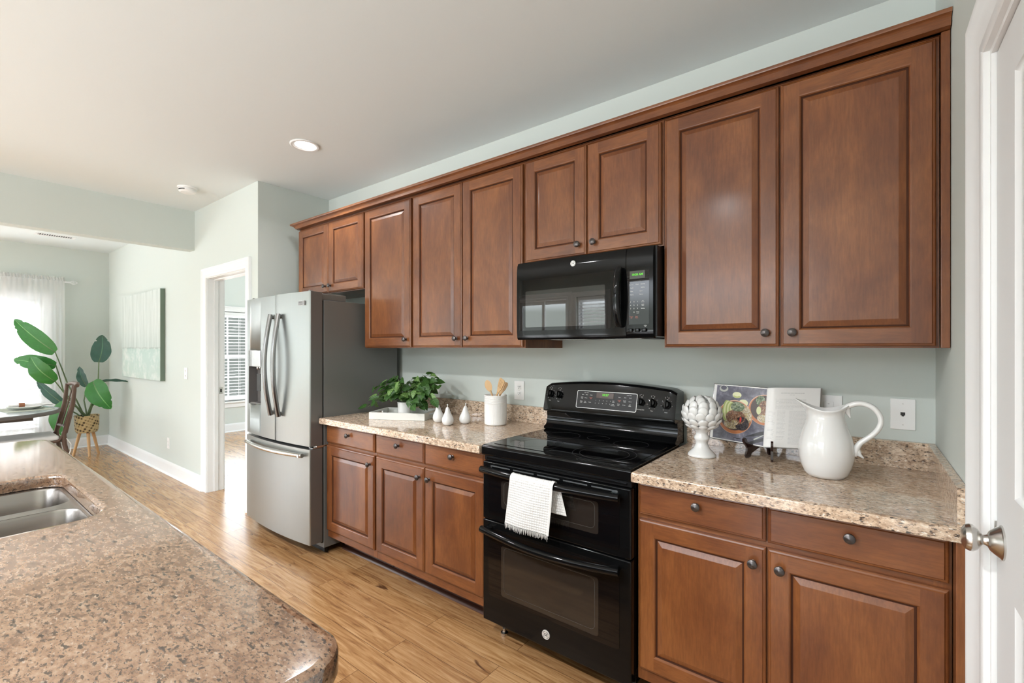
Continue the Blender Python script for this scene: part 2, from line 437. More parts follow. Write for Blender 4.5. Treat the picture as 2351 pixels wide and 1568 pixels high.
def text_into(mb, s, size, mat4, m, align='CENTER', depth=.0004, bold=0):
    cu = bpy.data.curves.new('t', 'FONT'); cu.body = s; cu.size = size; cu.align_x = align; cu.align_y = 'CENTER'
    cu.extrude = depth; cu.offset = bold; cu.resolution_u = 2
    o = bpy.data.objects.new('t', cu); COL.objects.link(o); bpy.context.view_layer.update()
    me = bpy.data.meshes.new_from_object(o.evaluated_get(bpy.context.evaluated_depsgraph_get()))
    me.transform(mat4); bpy.data.objects.remove(o)
    before = len(mb.bm.faces); mb.bm.from_mesh(me); mb.bm.faces.ensure_lookup_table()
    i = mb.mi(m)
    for f in mb.bm.faces[before:]: f.material_index = i
    bpy.data.meshes.remove(me)
def facing(x, y, z, tilt=0, slant=0):
    """text plane facing -Y at a point (tilt leans back)"""
    return Matrix.Translation((x, y, z)) @ Matrix.Rotation(pi/2-tilt, 4, 'X')

# ------------------------------------------------------------------ room shell
mb = MB(); mb.box(-8.8, 1.6, REAR-.1, 5.2, -.1, 0); struct('floor', mb, 'floor')
mb = MB()
mb.box(BEAM1-.05, 1.6, REAR-.1, 5.2, CEIL, CEIL+.1); struct('ceiling', mb, 'ceiling')
mb = MB(); mb.box(-8.8, BEAM1-.05, REAR-.1, 5.2, CEIL, CEIL+.1); struct('ceiling_dining', mb, 'ceiling')
mb = MB(); mb.box(BEAM0, BEAM1, REAR, HALLY, BEAMZ, CEIL); struct('wall_header', mb, 'wall')
mb = MB(); mb.box(RET-.11, RIGHT+.12, BACK, BACK+.12, 0, CEIL); struct('wall_back', mb, 'wall')
mb = MB(); mb.box(RET-.11, RET, HALLY, BACK, 0, CEIL); struct('wall_return', mb, 'wall')
DW0, DW1, DWZ = -4.945, -4.105, 2.03          # doorway
mb = MB(); T = .14
mb.box(FAR, DW0-.015, HALLY, HALLY+T, 0, CEIL); mb.box(DW1+.015, RET-.11, HALLY, HALLY+T, 0, CEIL)
mb.box(DW0-.015, DW1+.015, HALLY, HALLY+T, DWZ+.015, CEIL); struct('wall_left', mb, 'wall')
# right wall with the pantry door opening
PD0, PD1, PDZ = .56, 1.365, 1.985
mb = MB()
mb.box(RIGHT, RIGHT+.12, PD1+.02, BACK, 0, CEIL); mb.box(RIGHT, RIGHT+.12, REAR, PD0-.02, 0, CEIL)
mb.box(RIGHT, RIGHT+.12, PD0-.02, PD1+.02, PDZ+.02, CEIL); struct('wall_right', mb, 'wall')

def wall_with_holes(name, axis, pos, thick, a0, a1, holes):
    """axis 0: wall at x=pos, runs in y; axis 1: wall at y=pos, runs in x. holes: (a0,a1,z0,z1)"""
    mb = MB(); cur = a0
    def bx(p, q, z0, z1):
        if q-p < 1e-4 or z1-z0 < 1e-4: return
        lo, hi = sorted((pos, pos+thick))
        if axis == 0: mb.box(lo, hi, p, q, z0, z1)
        else: mb.box(p, q, lo, hi, z0, z1)
    for h in sorted(holes):
        bx(cur, h[0], 0, CEIL); bx(h[0], h[1], 0, h[2]); bx(h[0], h[1], h[3], CEIL); cur = h[1]
    bx(cur, a1, 0, CEIL); return struct(name, mb, 'wall')
WIN1 = (-.95, 1.02, .22, 2.0)                 # dining window (y0,y1,z0,z1)
ADDED_WIN4 = (-3.3, -1.2, .12, 2.5)  # unseen window, added to brighten the dining ceiling
wall_with_holes('wall_far', 0, FAR, -.14, REAR, HALLY, [WIN1, ADDED_WIN4])
HX = -8.23
WIN2 = (2.45, 3.50, .50, 1.965); ADDED_WIN6 = (4.0, 4.8, .50, 1.965)  # the second opening is unseen, added for more light in the hall
wall_with_holes('wall_hall', 0, HX, -.14, HALLY+T, 5.2, [WIN2, ADDED_WIN6])
ADDED_WIN8 = (-7.6, -4.9, .5, 2.2)  # unseen end window, added to brighten the hall room
wall_with_holes('wall_hall_end', 1, 5.2, .1, -8.8, RET-.11, [ADDED_WIN8]); portal('daylight_portal', (-6.25, 5.33, 1.35), (-pi/2, 0, 0), 2.7, 1.7)
mb = MB(); mb.box(RET-.11, RET-.01, BACK+.12, 5.2, 0, CEIL); struct('wall_hall_side', mb, 'wall')
SLD = (-5.42, -4.26, 0.0, 2.30)
WIN3 = (-4.08, -3.50, .45, 2.28); ADDED_WIN5 = (-3.2, -.55, .12, 2.55); ADDED_WIN7 = (-8.3, -7.1, .3, 2.3)  # last two are unseen, added and sized to light kitchen and dining room
wall_with_holes('wall_rear', 1, REAR, -.14, FAR, RIGHT+.12, [SLD, WIN3, ADDED_WIN5, ADDED_WIN7])
portal('daylight_portal', (FAR-.16, (WIN1[0]+WIN1[1])/2, 1.11), (0, -pi/2, 0), 1.78, 1.97)
portal('daylight_portal', (FAR-.16, -2.25, 1.31), (0, -pi/2, 0), 2.38, 2.1)
portal('daylight_portal', (HX-.16, 2.975, 1.23), (0, -pi/2, 0), 1.465, 1.05)
portal('daylight_portal', (HX-.16, 4.4, 1.23), (0, -pi/2, 0), 1.465, .8)
portal('daylight_portal', (-4.84, REAR-.16, 1.15), (pi/2, 0, 0), 1.16, 2.3)
portal('daylight_portal', (-3.79, REAR-.16, 1.365), (pi/2, 0, 0), .58, 1.83)
portal('daylight_portal', (-1.875, REAR-.16, 1.335), (pi/2, 0, 0), 2.65, 2.43)
portal('daylight_portal', (-7.7, REAR-.16, 1.3), (pi/2, 0, 0), 1.2, 2.0)

# baseboards with a moulded top
def baseprof(h=.135, t=.016): return [(0, 0), (t, 0), (t, h-.03), (t*.72, h-.022), (t*.6, h-.008), (t*.3, h), (0, h)]
def baseboard(name, axis, pos, sgn, a, b):
    mb = MB(); pr = [(pos+sgn*p, z) for p, z in baseprof()]
    if axis == 1: mb.prism(pr, 0, a, b)
    else: mb.prism(pr, 1, a, b)
    # shoe moulding
    q = [(pos+sgn*.016, 0), (pos+sgn*.030, 0), (pos+sgn*.027, .009), (pos+sgn*.022, .014), (pos+sgn*.016, .016)]
    mb.prism(q, 0 if axis == 1 else 1, a, b)
    return struct(name, mb, 'trim')
baseboard('baseboard_left', 1, HALLY, -1, FAR+.016, DW0-.09)
baseboard('baseboard_far', 0, FAR, 1, REAR, HALLY)
baseboard('baseboard_hall', 0, HX, 1, HALLY+T, 5.2)
baseboard('baseboard_rear', 1, REAR, 1, -4.2, RIGHT)
baseboard('baseboard_right', 0, RIGHT, -1, REAR, .45)

# casing: profile swept round a door opening with mitred corners
CAS = [(0, .010), (.006, .014), (.020, .013), (.026, .009), (.050, .012), (.066, .017), (.074, .024), (.086, .025), (.090, .020), (.090, 0), (0, 0)]
def casing(name, axis, pos, sgn, a0, a1, zt, z0=0, bottom=False, w=1.0):
    mb = MB(); pts = [(a*w, b) for a, b in CAS]
    path = [(a0, z0, -1, 0), (a0, zt, -1, 1), (a1, zt, 1, 1), (a1, z0, 1, 0)]
    if bottom: path = [(a0, z0, -1, -1), (a0, zt, -1, 1), (a1, zt, 1, 1), (a1, z0, 1, -1), (a0, z0, -1, -1)]
    rings = []
    for a, z, da, dz in path:
        r = []
        for p, d in pts:
            A = a+da*p; Z = z+dz*p; D = pos+sgn*d
            r.append(mb.bm.verts.new((D, A, Z) if axis == 0 else (A, D, Z)))
        rings.append(r)
    n = len(pts); fs = []
    for A, B in zip(rings, rings[1:]):
        for k in range(n): fs.append(mb.bm.faces.new((A[k], A[(k+1) % n], B[(k+1) % n], B[k])))
    if not bottom: fs += [mb.bm.faces.new(rings[0]), mb.bm.faces.new(rings[-1][::-1])]
    mb.faces(fs)
    return mb
# doorway in wall_left: casing both sides, jambs, stop, strike plate
mb = casing('c', 1, HALLY, -1, DW0-.006, DW1+.006, DWZ+.006); struct('trim_1', mb, 'trim')
mb = casing('c', 1, HALLY+T, 1, DW0-.006, DW1+.006, DWZ+.006); struct('trim_2', mb, 'trim')
jm = MB()
jm.box(DW0-.015, DW0, HALLY-.001, HALLY+T+.001, 0, DWZ); jm.box(DW1, DW1+.015, HALLY-.001, HALLY+T+.001, 0, DWZ)
jm.box(DW0-.015, DW1+.015, HALLY-.001, HALLY+T+.001, DWZ, DWZ+.015)
jm.box(DW0, DW0+.011, HALLY+.055, HALLY+.09, 0, DWZ, bev=.002); jm.box(DW1-.011, DW1, HALLY+.055, HALLY+.09, 0, DWZ, bev=.002)
jm.box(DW0, DW1, HALLY+.055, HALLY+.09, DWZ-.011, DWZ, bev=.002)
jamb = struct('door_2', jm, 'trim')
s = MB(); s.box(DW0, DW0+.002, HALLY+.1, HALLY+.132, .93, .99, 'chrome', bev=.0008); s.box(DW0+.0015, DW0+.003, HALLY+.108, HALLY+.124, .945, .975, 'slot')
s.build('strike_plate', 'chrome', jamb)

# ---- right door (door_1): six-panel slab in its casing
mb = casing('c', 0, RIGHT, -1, PD0-.012, PD1+.012, PDZ+.012, w=1.15); struct('trim_3', mb, 'trim')
j = MB(); j.box(RIGHT, RIGHT+.12, PD1, PD1+.02, 0, PDZ); j.box(RIGHT, RIGHT+.12, PD0-.02, PD0, 0, PDZ); j.box(RIGHT, RIGHT+.12, PD0-.02, PD1+.02, PDZ, PDZ+.02)
struct('trim_4', j, 'trim')
def panel_rings(mb, x0, x1, z0, z1, rings, y, place, m=None):
    """concentric rectangular rings (inset, depth) closed by a flat centre"""
    R = []
    for ins, dep in rings:
        R.append([mb.bm.verts.new(place(a, y+dep, b)) for a, b in ((x0+ins, z0+ins), (x1-ins, z0+ins), (x1-ins, z1-ins), (x0+ins, z1-ins))])
    fs = []
    for A, B in zip(R, R[1:]):
        for k in range(4): fs.append(mb.bm.faces.new((A[k], A[(k+1) % 4], B[(k+1) % 4], B[k])))
    fs.append(mb.bm.faces.new(R[-1])); mb.faces(fs, m); return R
def sixpanel(mb, a0, a1, z1, xface, sgn):
    """door slab on plane x=xface, panels sunk into it"""
    rows = [(.22, .80), (.90, 1.50-.06), (1.50+.03, 1.87)]
    rows = [(.23, .885), (1.10, 1.60), (1.69, 1.885)]
    rows = [(.23, .90), (1.095, 1.879)]
    cols = [(a0+.115, (a0+a1)/2-.05), ((a0+a1)/2+.05, a1-.14)]
    asz = sorted({a0, a1, *[c for cc in cols for c in cc]}); zs = sorted({0.008, z1, *[r for rr in rows for r in rr]})
    pl = lambda a, d, b: (xface+sgn*d, a, b)
    V = {}
    def v(a, z):
        if (a, z) not in V: V[(a, z)] = mb.bm.verts.new(pl(a, 0, z))
        return V[(a, z)]
    for i in range(len(asz)-1):
        for k in range(len(zs)-1):
            c0, c1, r0, r1 = asz[i], asz[i+1], zs[k], zs[k+1]
            if (c0, c1) in cols and (r0, r1) in rows:
                panel_rings(mb, c0, c1, r0, r1, [(0, 0), (.008, .006), (.016, .009), (.040, .004), (.044, .002)], 0, pl)
            else: mb.faces([mb.bm.faces.new((v(c0, r0), v(c1, r0), v(c1, r1), v(c0, r1)))])
    bmesh.ops.remove_doubles(mb.bm, verts=mb.bm.verts, dist=1e-5)
d = MB(); sixpanel(d, PD0+.003, PD1-.003, PDZ-.003, RIGHT+.008, 1)
d.box(RIGHT+.0195, RIGHT+.045, PD0+.003, PD1-.003, .008, PDZ-.003)
# slab edges
for a in (PD0+.003, PD1-.003): d.box(RIGHT+.008, RIGHT+.02, a-.0005, a+.0005, .008, PDZ-.003)
d.box(RIGHT+.008, RIGHT+.02, PD0+.003, PD1-.003, PDZ-.0035, PDZ-.003)
door1 = struct('door_1', d, 'doorw')
k = MB(); c = (RIGHT+.008, 1.315, .985)
def knobprof(mb, c, sgn, prof, n=28, m=None):
    mb.lathe([(r, sgn*h) for r, h in prof], c, n, 0, m)
knobprof(k, c, -1, [(.034, 0), (.034, .003), (.031, .005), (.019, .018), (.012, .021), (.0105, .024), (.0100, .028), (.014, .031), (.022, .036), (.0262, .042), (.0268, .047), (.024, .054), (.017, .058), (.007, .060)], 32)
k.build('door_knob', 'chrome', door1)
k = MB(); k.box(RIGHT+.004, RIGHT+.0125, PD1-.004, PD1-.001, .955, 1.015, bev=.0008); k.build('latch_plate', 'chrome', door1)

# ------------------------------------------------------------------ windows
def window(name, axis, pos, out, W, muntx=0, muntz=0, meet=True, case=True, sill=True):
    """double hung window in a wall opening. out = +1/-1 direction to outside"""
    a0, a1, z0, z1 = W
    def bx(mb, p, q, d0, d1, zz0, zz1, bev=.002):
        lo, hi = sorted((pos+out*d0, pos+out*d1))
        if axis == 0: mb.box(lo, hi, p, q, zz0, zz1, bev=bev)
        else: mb.box(p, q, lo, hi, zz0, zz1, bev=bev)
    f = MB()
    bx(f, a0, a0+.03, .03, .13, z0, z1); bx(f, a1-.03, a1, .03, .13, z0, z1)
    bx(f, a0+.03, a1-.03, .03, .13, z1-.03, z1); bx(f, a0+.03, a1-.03, .03, .13, z0, z0+.03)
    fo = struct(name, f, 'trim')
    zm = (z0+z1)/2
    for (s0, s1, d) in ((z0+.03, zm+.02, .055), (zm-.02, z1-.03, .09)) if meet else ((z0+.03, z1-.03, .07),):
        s = MB(); A0, A1 = a0+.03, a1-.03
        bx(s, A0, A0+.045, d, d+.03, s0, s1); bx(s, A1-.045, A1, d, d+.03, s0, s1)
        bx(s, A0+.045, A1-.045, d, d+.03, s0, s0+.045); bx(s, A0+.045, A1-.045, d, d+.03, s1-.04, s1)
        for k in range(1, muntx+1):
            c = A0+(A1-A0)*k/(muntx+1); bx(s, c-.009, c+.009, d+.008, d+.022, s0+.04, s1-.035, 0)
        for k in range(1, muntz+1):
            c = s0+(s1-s0)*k/(muntz+1); bx(s, A0+.04, A1-.04, d+.008, d+.022, c-.009, c+.009, 0)
        so = s.build('window_sash', 'trim', fo)
        g = MB(); bx(g, A0+.04, A1-.04, d+.0145, d+.0155, s0+.04, s1-.035, 0); g.build('pane', 'glass', so)
    if case:
        c = casing('c', axis, pos, -out, a0, a1, z1, z0, bottom=not sill); c.build('window_casing', 'trim', fo)
    if sill:
        s = MB(); bx(s, a0-.11, a1+.11, -.05, .03, z0-.025, z0, .004); bx(s, a0-.09, a1+.09, -.018, 0, z0-.10, z0-.026, .004)
        s.build('window_sill', 'trim', fo)
    return fo
window('window_1', 0, FAR, -1, WIN1, 1, 1)
window('window_2', 0, HX, -1, WIN2, 2, 1)
window('window_3', 1, REAR, -1, WIN3, 0, 0)
window('added_window_4', 0, FAR, -1, ADDED_WIN4, 1, 1)
window('added_window_5', 1, REAR, -1, ADDED_WIN5, 2, 0)
window('added_window_6', 0, HX, -1, ADDED_WIN6, 2, 1)
window('added_window_7', 1, REAR, -1, ADDED_WIN7, 1, 1)
window('added_window_8', 1, 5.2, 1, ADDED_WIN8, 2, 1)
# sliding glass door (door_3)
f = MB(); a0, a1, z0, z1 = SLD; y = REAR-.12
f.box(a0, a0+.04, y, REAR-.02, 0, z1, bev=.003); f.box(a1-.04, a1, y, REAR-.02, 0, z1, bev=.003); f.box(a0+.04, a1-.04, y, REAR-.02, z1-.04, z1, bev=.003); f.box(a0+.04, a1-.04, y, REAR-.02, 0, .03)
sd = struct('door_3', f, 'trim')
for (p, q, dy) in ((a0+.04, -4.80, .03), (-4.88, a1-.04, .06)):
    s = MB(); Y = REAR-.03-dy
    s.box(p, p+.06, Y-.03, Y, .03, z1-.04, bev=.003); s.box(q-.06, q, Y-.03, Y, .03, z1-.04, bev=.003)
    s.box(p+.06, q-.06, Y-.03, Y, .03, .12, bev=.003); s.box(p+.06, q-.06, Y-.03, Y, z1-.11, z1-.04, bev=.003)
    so = s.build('sliding_panel', 'trim', sd); g = MB(); g.box(p+.055, q-.055, Y-.016, Y-.015, .1, z1-.1); g.build('pane', 'glass', so)
c = casing('c', 1, REAR, 1, a0, a1, z1); struct('trim_5', c, 'trim')

# blinds
def blind(label, axis, pos, a0, a1, z0, z1, pitch=.045, w=.05, ang=.35, sgn=1):
    t = thing('window_blind', ((pos, (a0+a1)/2, z1) if axis == 0 else ((a0+a1)/2, pos, z1)), label, 'blind')
    s = MB(); n = int((z1-.06-z0)/pitch)
    for k in range(n):
        z = z1-.075-k*pitch; dx = w/2*cos(ang); dz = w/2*sin(ang)*sgn
        pr = [(pos-dx, z-dz), (pos-dx*.3, z-dz*.2+.002), (pos+dx, z+dz), (pos+dx, z+dz-.0025), (pos-dx*.3, z-dz*.2-.0005), (pos-dx, z-dz-.0025)]
        s.prism(pr, 1 if axis == 0 else 0, a0, a1)
    s.build('slats', 'trim', t)
    h = MB(); 
    if axis == 0: h.box(pos-.03, pos+.03, a0, a1, z1-.055, z1, bev=.003)
    else: h.box(a0, a1, pos-.03, pos+.03, z1-.055, z1, bev=.003)
    h.build('headrail', 'trim', t)
    h = MB(); zb = z1-.075-n*pitch+.01
    if axis == 0: h.box(pos-.025, pos+.025, a0, a1, zb-.02, zb, bev=.003)
    else: h.box(a0, a1, pos-.025, pos+.025, zb-.02, zb, bev=.003)
    h.build('bottom_rail', 'trim', t)
    h = MB()
    for f_ in (.18, .5, .82):
        c = a0+(a1-a0)*f_
        for dd in (-.027, .027):
            if axis == 0: h.box(pos+dd-.0008, pos+dd+.0008, c-.0012, c+.0012, zb, z1-.05)
            else: h.box(c-.0012, c+.0012, pos+dd-.0008, pos+dd+.0008, zb, z1-.05)
    h.build('ladder_cord', 'trim', t)
    return t
blind('white slatted blind behind the sheer curtain in the dining window', 0, FAR+.02-.05, WIN1[0]+.04, WIN1[1]-.04, WIN1[2]+.03, WIN1[3]-.01, .05, .05, .95)
blind('white slatted blind in the window of the room seen through the doorway', 0, HX-.012, WIN2[0]+.035, WIN2[1]-.035, WIN2[2]+.02, WIN2[3]-.01, .052, .05, .1)
blind('white slatted blind in the narrow window behind the island', 1, REAR-.015, WIN3[0]+.035, WIN3[1]-.035, WIN3[2]+.02, WIN3[3]-.01, .06, .05, .3)

# ------------------------------------------------------------------ ceiling fittings
def can_light(loc, label, visible_power=16):
    x, y = loc; t = thing('recessed_downlight', (x, y, CEIL), label, 'light')
    m = MB(); m.lathe([(.092, 0), (.092, -.004), (.086, -.008), (.074, -.007), (.068, -.002), (.062, .0)], (x, y, CEIL), 40, capb=False, capt=False); m.build('trim_ring', 'trim', t)
    m = MB(); m.lathe([(.0, -.0025), (.03, -.003), (.062, -.001)], (x, y, CEIL), 40, capb=False, capt=False); m.build('lens', emit('downlight_lens', (1, .97, .92), 7), t)
    l = bpy.data.lights.new('downlight_bulb', 'AREA'); l.shape = 'DISK'; l.size = .15; l.energy = visible_power; l.color = (.98, .99, 1); l.spread = radians(150)
    o = bpy.data.objects.new('downlight_bulb', l); COL.objects.link(o); o.location = (0, 0, -.012); o.parent = t
    return t
can_light((-2.96, 1.584), 'white recessed ceiling downlight above the aisle by the refrigerator', 6)
can_light((-3.8, -.7), 'recessed ceiling downlight behind the island toward the dining room', 22)
can_light((-2.4, -.7), 'recessed ceiling downlight behind the middle of the island', 42)
can_light((-1.0, -.7), 'recessed ceiling downlight nearest the pantry door', 42)
t = thing('smoke_detector', (-4.53, 1.4, CEIL), 'white round smoke detector on the ceiling before the header beam', 'smoke detector')
m = MB(); m.lathe([(.072, 0), (.072, -.008), (.068, -.012), (.060, -.013)], (-4.53, 1.4, CEIL), 40, capt=False); m.build('mounting_plate', 'plastic', t)
m = MB(); m.lathe([(.061, -.0125), (.064, -.02), (.062, -.034), (.050, -.044), (.0, -.046)], (-4.53, 1.4, CEIL), 40, capb=False, capt=False); m.build('cover', 'plastic', t)
m = MB()
for a in range(-3, 4):
    an = radians(-62+a*8); c, s_ = cos(an), sin(an); R = .0625
    mt = Matrix.Translation((-4.53+c*R, 1.4+s_*R, CEIL-.027)) @ Matrix.Rotation(an, 4, 'Z'); m.box(-.002, .002, -.0032, .0032, -.0045, .0045, mat4=mt)
m.build('sensor_slot', 'slot', t)
t = thing('ceiling_vent', (-7.72, 1.03, CEIL), 'white rectangular air vent in the dining room ceiling', 'vent')
m = MB(); m.plate(rrect(-.075, .075, -.175, .175, .006, 3), [rrect(-.05, .05, -.15, .15, .002, 2)], 0, .006, mat4=Matrix.Translation((-7.72, 1.03, CEIL-.006))); m.build('frame', 'plastic', t)
m = MB(); m.box(-7.77, -7.67, .88, 1.18, CEIL-.001, CEIL-.0002); m.build('duct_opening', 'slot', t)
m = MB()
for k in range(15):
    y = .888+k*.0204
    m.box(-.05, .05, -.0015, .0085 if k > 7 else .004, -.001, .001, mat4=Matrix.Translation((-7.72, y, CEIL-.004)) @ Matrix.Rotation(.5 if k > 7 else -.9, 4, 'X'))
m.build('louvre', 'plastic', t)

# ------------------------------------------------------------------ kitchen cabinets
def knob_mesh():
    m = MB(); m.lathe([(.0085, 0), (.0085, -.002), (.0052, -.004), (.0048, -.012), (.007, -.0145), (.0135, -.0165), (.0152, -.0195), (.0142, -.0235), (.009, -.027), (.0, -.0283)], (0, 0, 0), 24, 1, capt=False)
    return m
_k = knob_mesh().build('cabinet_knob', 'bronze'); KNOB = _k.data; bpy.data.objects.remove(_k)
def add_knob(parent, x, y, z):
    o = bpy.data.objects.new('knob', KNOB); COL.objects.link(o); off = Vector((0, 0, 0)); p = parent
    while p: off += Vector(p.location); p = p.parent
    o.parent = parent; o.location = Vector((x, y, z))-off; return o
def cab_door(parent, x0, x1, z0, z1, y, knob, st=.058, name='door'):
    """raised-panel door whose face is at y (looks to -Y), 20 mm thick"""
    g = .0025; x0 += g; x1 -= g
    m = MB(); pl = lambda a, d, b: (a, y+d, b)
    # back and moulded outer edge
    R = []
    for ins, dep in [(0, .020), (0, .0075), (.003, .0045), (.0075, .003), (.010, .0)]:
        R.append([m.bm.verts.new(pl(a, dep, b)) for a, b in ((x0+ins, z0+ins), (x1-ins, z0+ins), (x1-ins, z1-ins), (x0+ins, z1-ins))])
    fs = []; 
    for A, B in zip(R, R[1:]):
        for k in range(4): f = m.bm.faces.new((A[k], A[(k+1) % 4], B[(k+1) % 4], B[k])); m.faces([f], 'woodh' if k % 2 == 0 else 'wood')
    m.faces([m.bm.faces.new(R[0][::-1])], 'wood')
    X0, X1, Z0, Z1 = x0+.010, x1-.010, z0+.010, z1-.010
    a0, a1, b0, b1 = x0+st, x1-st, z0+st, z1-st
    def q(p0, p1, q0, q1, mt): m.faces([m.bm.faces.new([m.bm.verts.new(pl(a, 0, b)) for a, b in ((p0, q0), (p1, q0), (p1, q1), (p0, q1))])], mt)
    q(X0, a0, Z0, Z1, 'wood'); q(a1, X1, Z0, Z1, 'wood'); q(a0, a1, Z0, b0, 'woodh'); q(a0, a1, b1, Z1, 'woodh')
    # bead, groove, bevelled field
    rings = [(0, 0), (.003, .0015), (.006, .0055), (.0075, .0085), (.012, .0092), (.030, .0022), (.032, .0018)]
    RR = []
    for ins, dep in rings: RR.append([m.bm.verts.new(pl(a, dep, b)) for a, b in ((a0+ins, b0+ins), (a1-ins, b0+ins), (a1-ins, b1-ins), (a0+ins, b1-ins))])
    for i, (A, B) in enumerate(zip(RR, RR[1:])):
        for k in range(4): m.faces([m.bm.faces.new((A[k], A[(k+1) % 4], B[(k+1) % 4], B[k]))], 'glaze' if i in (2, 3) else 'wood' if (i > 3 or k % 2) else 'woodh')
    m.faces([m.bm.faces.new(RR[-1])], 'wood')
    o = m.build(name, None, parent, sharp=14)
    if knob: add_knob(o, knob[0], y, knob[1])
    return o
def drawer(parent, x0, x1, z0, z1, y, knob):
    g = .0025; x0 += g; x1 -= g; m = MB(); R = []
    for ins, dep in [(0, .020), (0, .008), (.003, .005), (.008, .0035), (.0105, .0)]:
        R.append([m.bm.verts.new((a, y+dep, b)) for a, b in ((x0+ins, z0+ins), (x1-ins, z0+ins), (x1-ins, z1-ins), (x0+ins, z1-ins))])
    for A, B in zip(R, R[1:]):
        for k in range(4): m.faces([m.bm.faces.new((A[k], A[(k+1) % 4], B[(k+1) % 4], B[k]))], 'woodh')
    m.faces([m.bm.faces.new(R[-1]), m.bm.faces.new(R[0][::-1])], 'woodh')
    o = m.build('drawer', None, parent, sharp=14); add_knob(o, knob[0], y, knob[1]); return o
def upper(x0, x1, z0, z1, splits, knobs, label, filler=None):
    """splits: door x boundaries [(a,b),..]"""
    t = thing('wall_cabinet', ((x0+x1)/2, BACK, z0), label, 'cabinet')
    m = MB(); yf = UF+.0205; w = .018
    # carcass with a recessed underside
    m.box(x0, x0+w, yf+.019, BACK-.001, z0, z1, 'wood'); m.box(x1-w, x1, yf+.019, BACK-.001, z0, z1, 'wood')
    m.box(x0+w, x1-w, yf+.019, BACK-.001, z0+.012, z0+.024, 'woodh'); m.box(x0+w, x1-w, yf+.019, BACK-.001, z1-.02, z1, 'woodh')
    m.box(x0+w, x1-w, BACK-.012, BACK-.001, z0+.024, z1-.02, 'wood')
    m.build('body', None, t)
    f = MB(); fw = .038
    f.box(x0, x0+fw, yf, yf+.019, z0, z1, 'wood'); f.box(x1-fw, x1, yf, yf+.019, z0, z1, 'wood')
    f.box(x0+fw, x1-fw, yf, yf+.019, z0, z0+fw, 'woodh'); f.box(x0+fw, x1-fw, yf, yf+.019, z1-fw, z1, 'woodh')
    if len(splits) > 1: c = splits[0][1]; f.box(c-.02, c+.02, yf, yf+.019, z0+fw, z1-fw, 'wood')
    f.build('face_frame', None, t)
    for (a, b), kx in zip(splits, knobs): cab_door(t, a, b, z0+.006, z1-.010, UF, (kx, z0+.056), st=min(.058, (b-a)*.165))
    if filler:
        m = MB(); m.box(filler[0], filler[1], UF-.002, UF+.03, z0, z1, 'wood', bev=.002); m.build('filler_strip', None, t)
    return t
ZT = 2.341; ZB = 1.372
upper(-3.700, -2.796, 1.79, ZT, [(-3.695, -3.248), (-3.248, -2.800)], [-3.285, -3.212], 'short two-door cherry wall cabinet above the refrigerator')
upper(-2.794, -2.283, ZB, ZT, [(-2.786, -2.290)], [-2.335], 'tall single-door cherry wall cabinet next to the refrigerator')
upper(-2.281, -1.402, ZB, ZT, [(-2.275, -1.842), (-1.842, -1.408)], [-1.885, -1.798], 'tall two-door cherry wall cabinet left of the microwave')
upper(-1.400, -.676, 1.807, ZT, [(-1.395, -1.036), (-1.036, -.681)], [-1.078, -.996], 'short two-door cherry wall cabinet above the microwave')
upper(-.674, .184, ZB, ZT, [(-.670, -.246), (-.246, .178)], [-.290, -.205], 'tall two-door cherry wall cabinet right of the microwave', filler=(.186, RIGHT-.002))
# bracket-like end strip under the cabinet left of the microwave
# crown moulding
t = tag(MB_ := bpy.data.objects.new('crown_moulding', None), 'cherry crown moulding running along the top of all the wall cabinets', 'moulding'); COL.objects.link(t); t.location = (-1.75, UF, ZT)
m = MB(); y0 = UF+.004
pr = [(y0+.012, 2.3425), (y0-.004, 2.3425), (y0-.008, 2.348), (y0-.014, 2.350), (y0-.017, 2.355), (y0-.026, 2.365), (y0-.034, 2.371), (y0-.038, 2.3735), (y0-.045, 2.375), (y0-.047, 2.380), (y0-.047, 2.387), (y0-.040, 2.390)]
# mitred return on the left end
ring1 = [m.bm.verts.new((-3.700+(p-y0) if p < y0 else -3.700, p if p < y0 else y0, z)) for p, z in pr]
ring0 = [m.bm.verts.new((RIGHT-.002, p, z)) for p, z in pr]
ring2 = [m.bm.verts.new((-3.700+(p-y0) if p < y0 else -3.700, BACK-.002, z)) for p, z in pr]
for A, B in ((ring0, ring1), (ring1, ring2)):
    for a, b, c_, d_ in zip(A, A[1:], B[1:], B): m.faces([m.bm.faces.new((a, b, c_, d_))], 'woodh', False)
m.box(-3.69, RIGHT-.003, y0-.03, BACK-.003, 2.3425, 2.3885, 'woodh')
m.build('moulding', None, t)

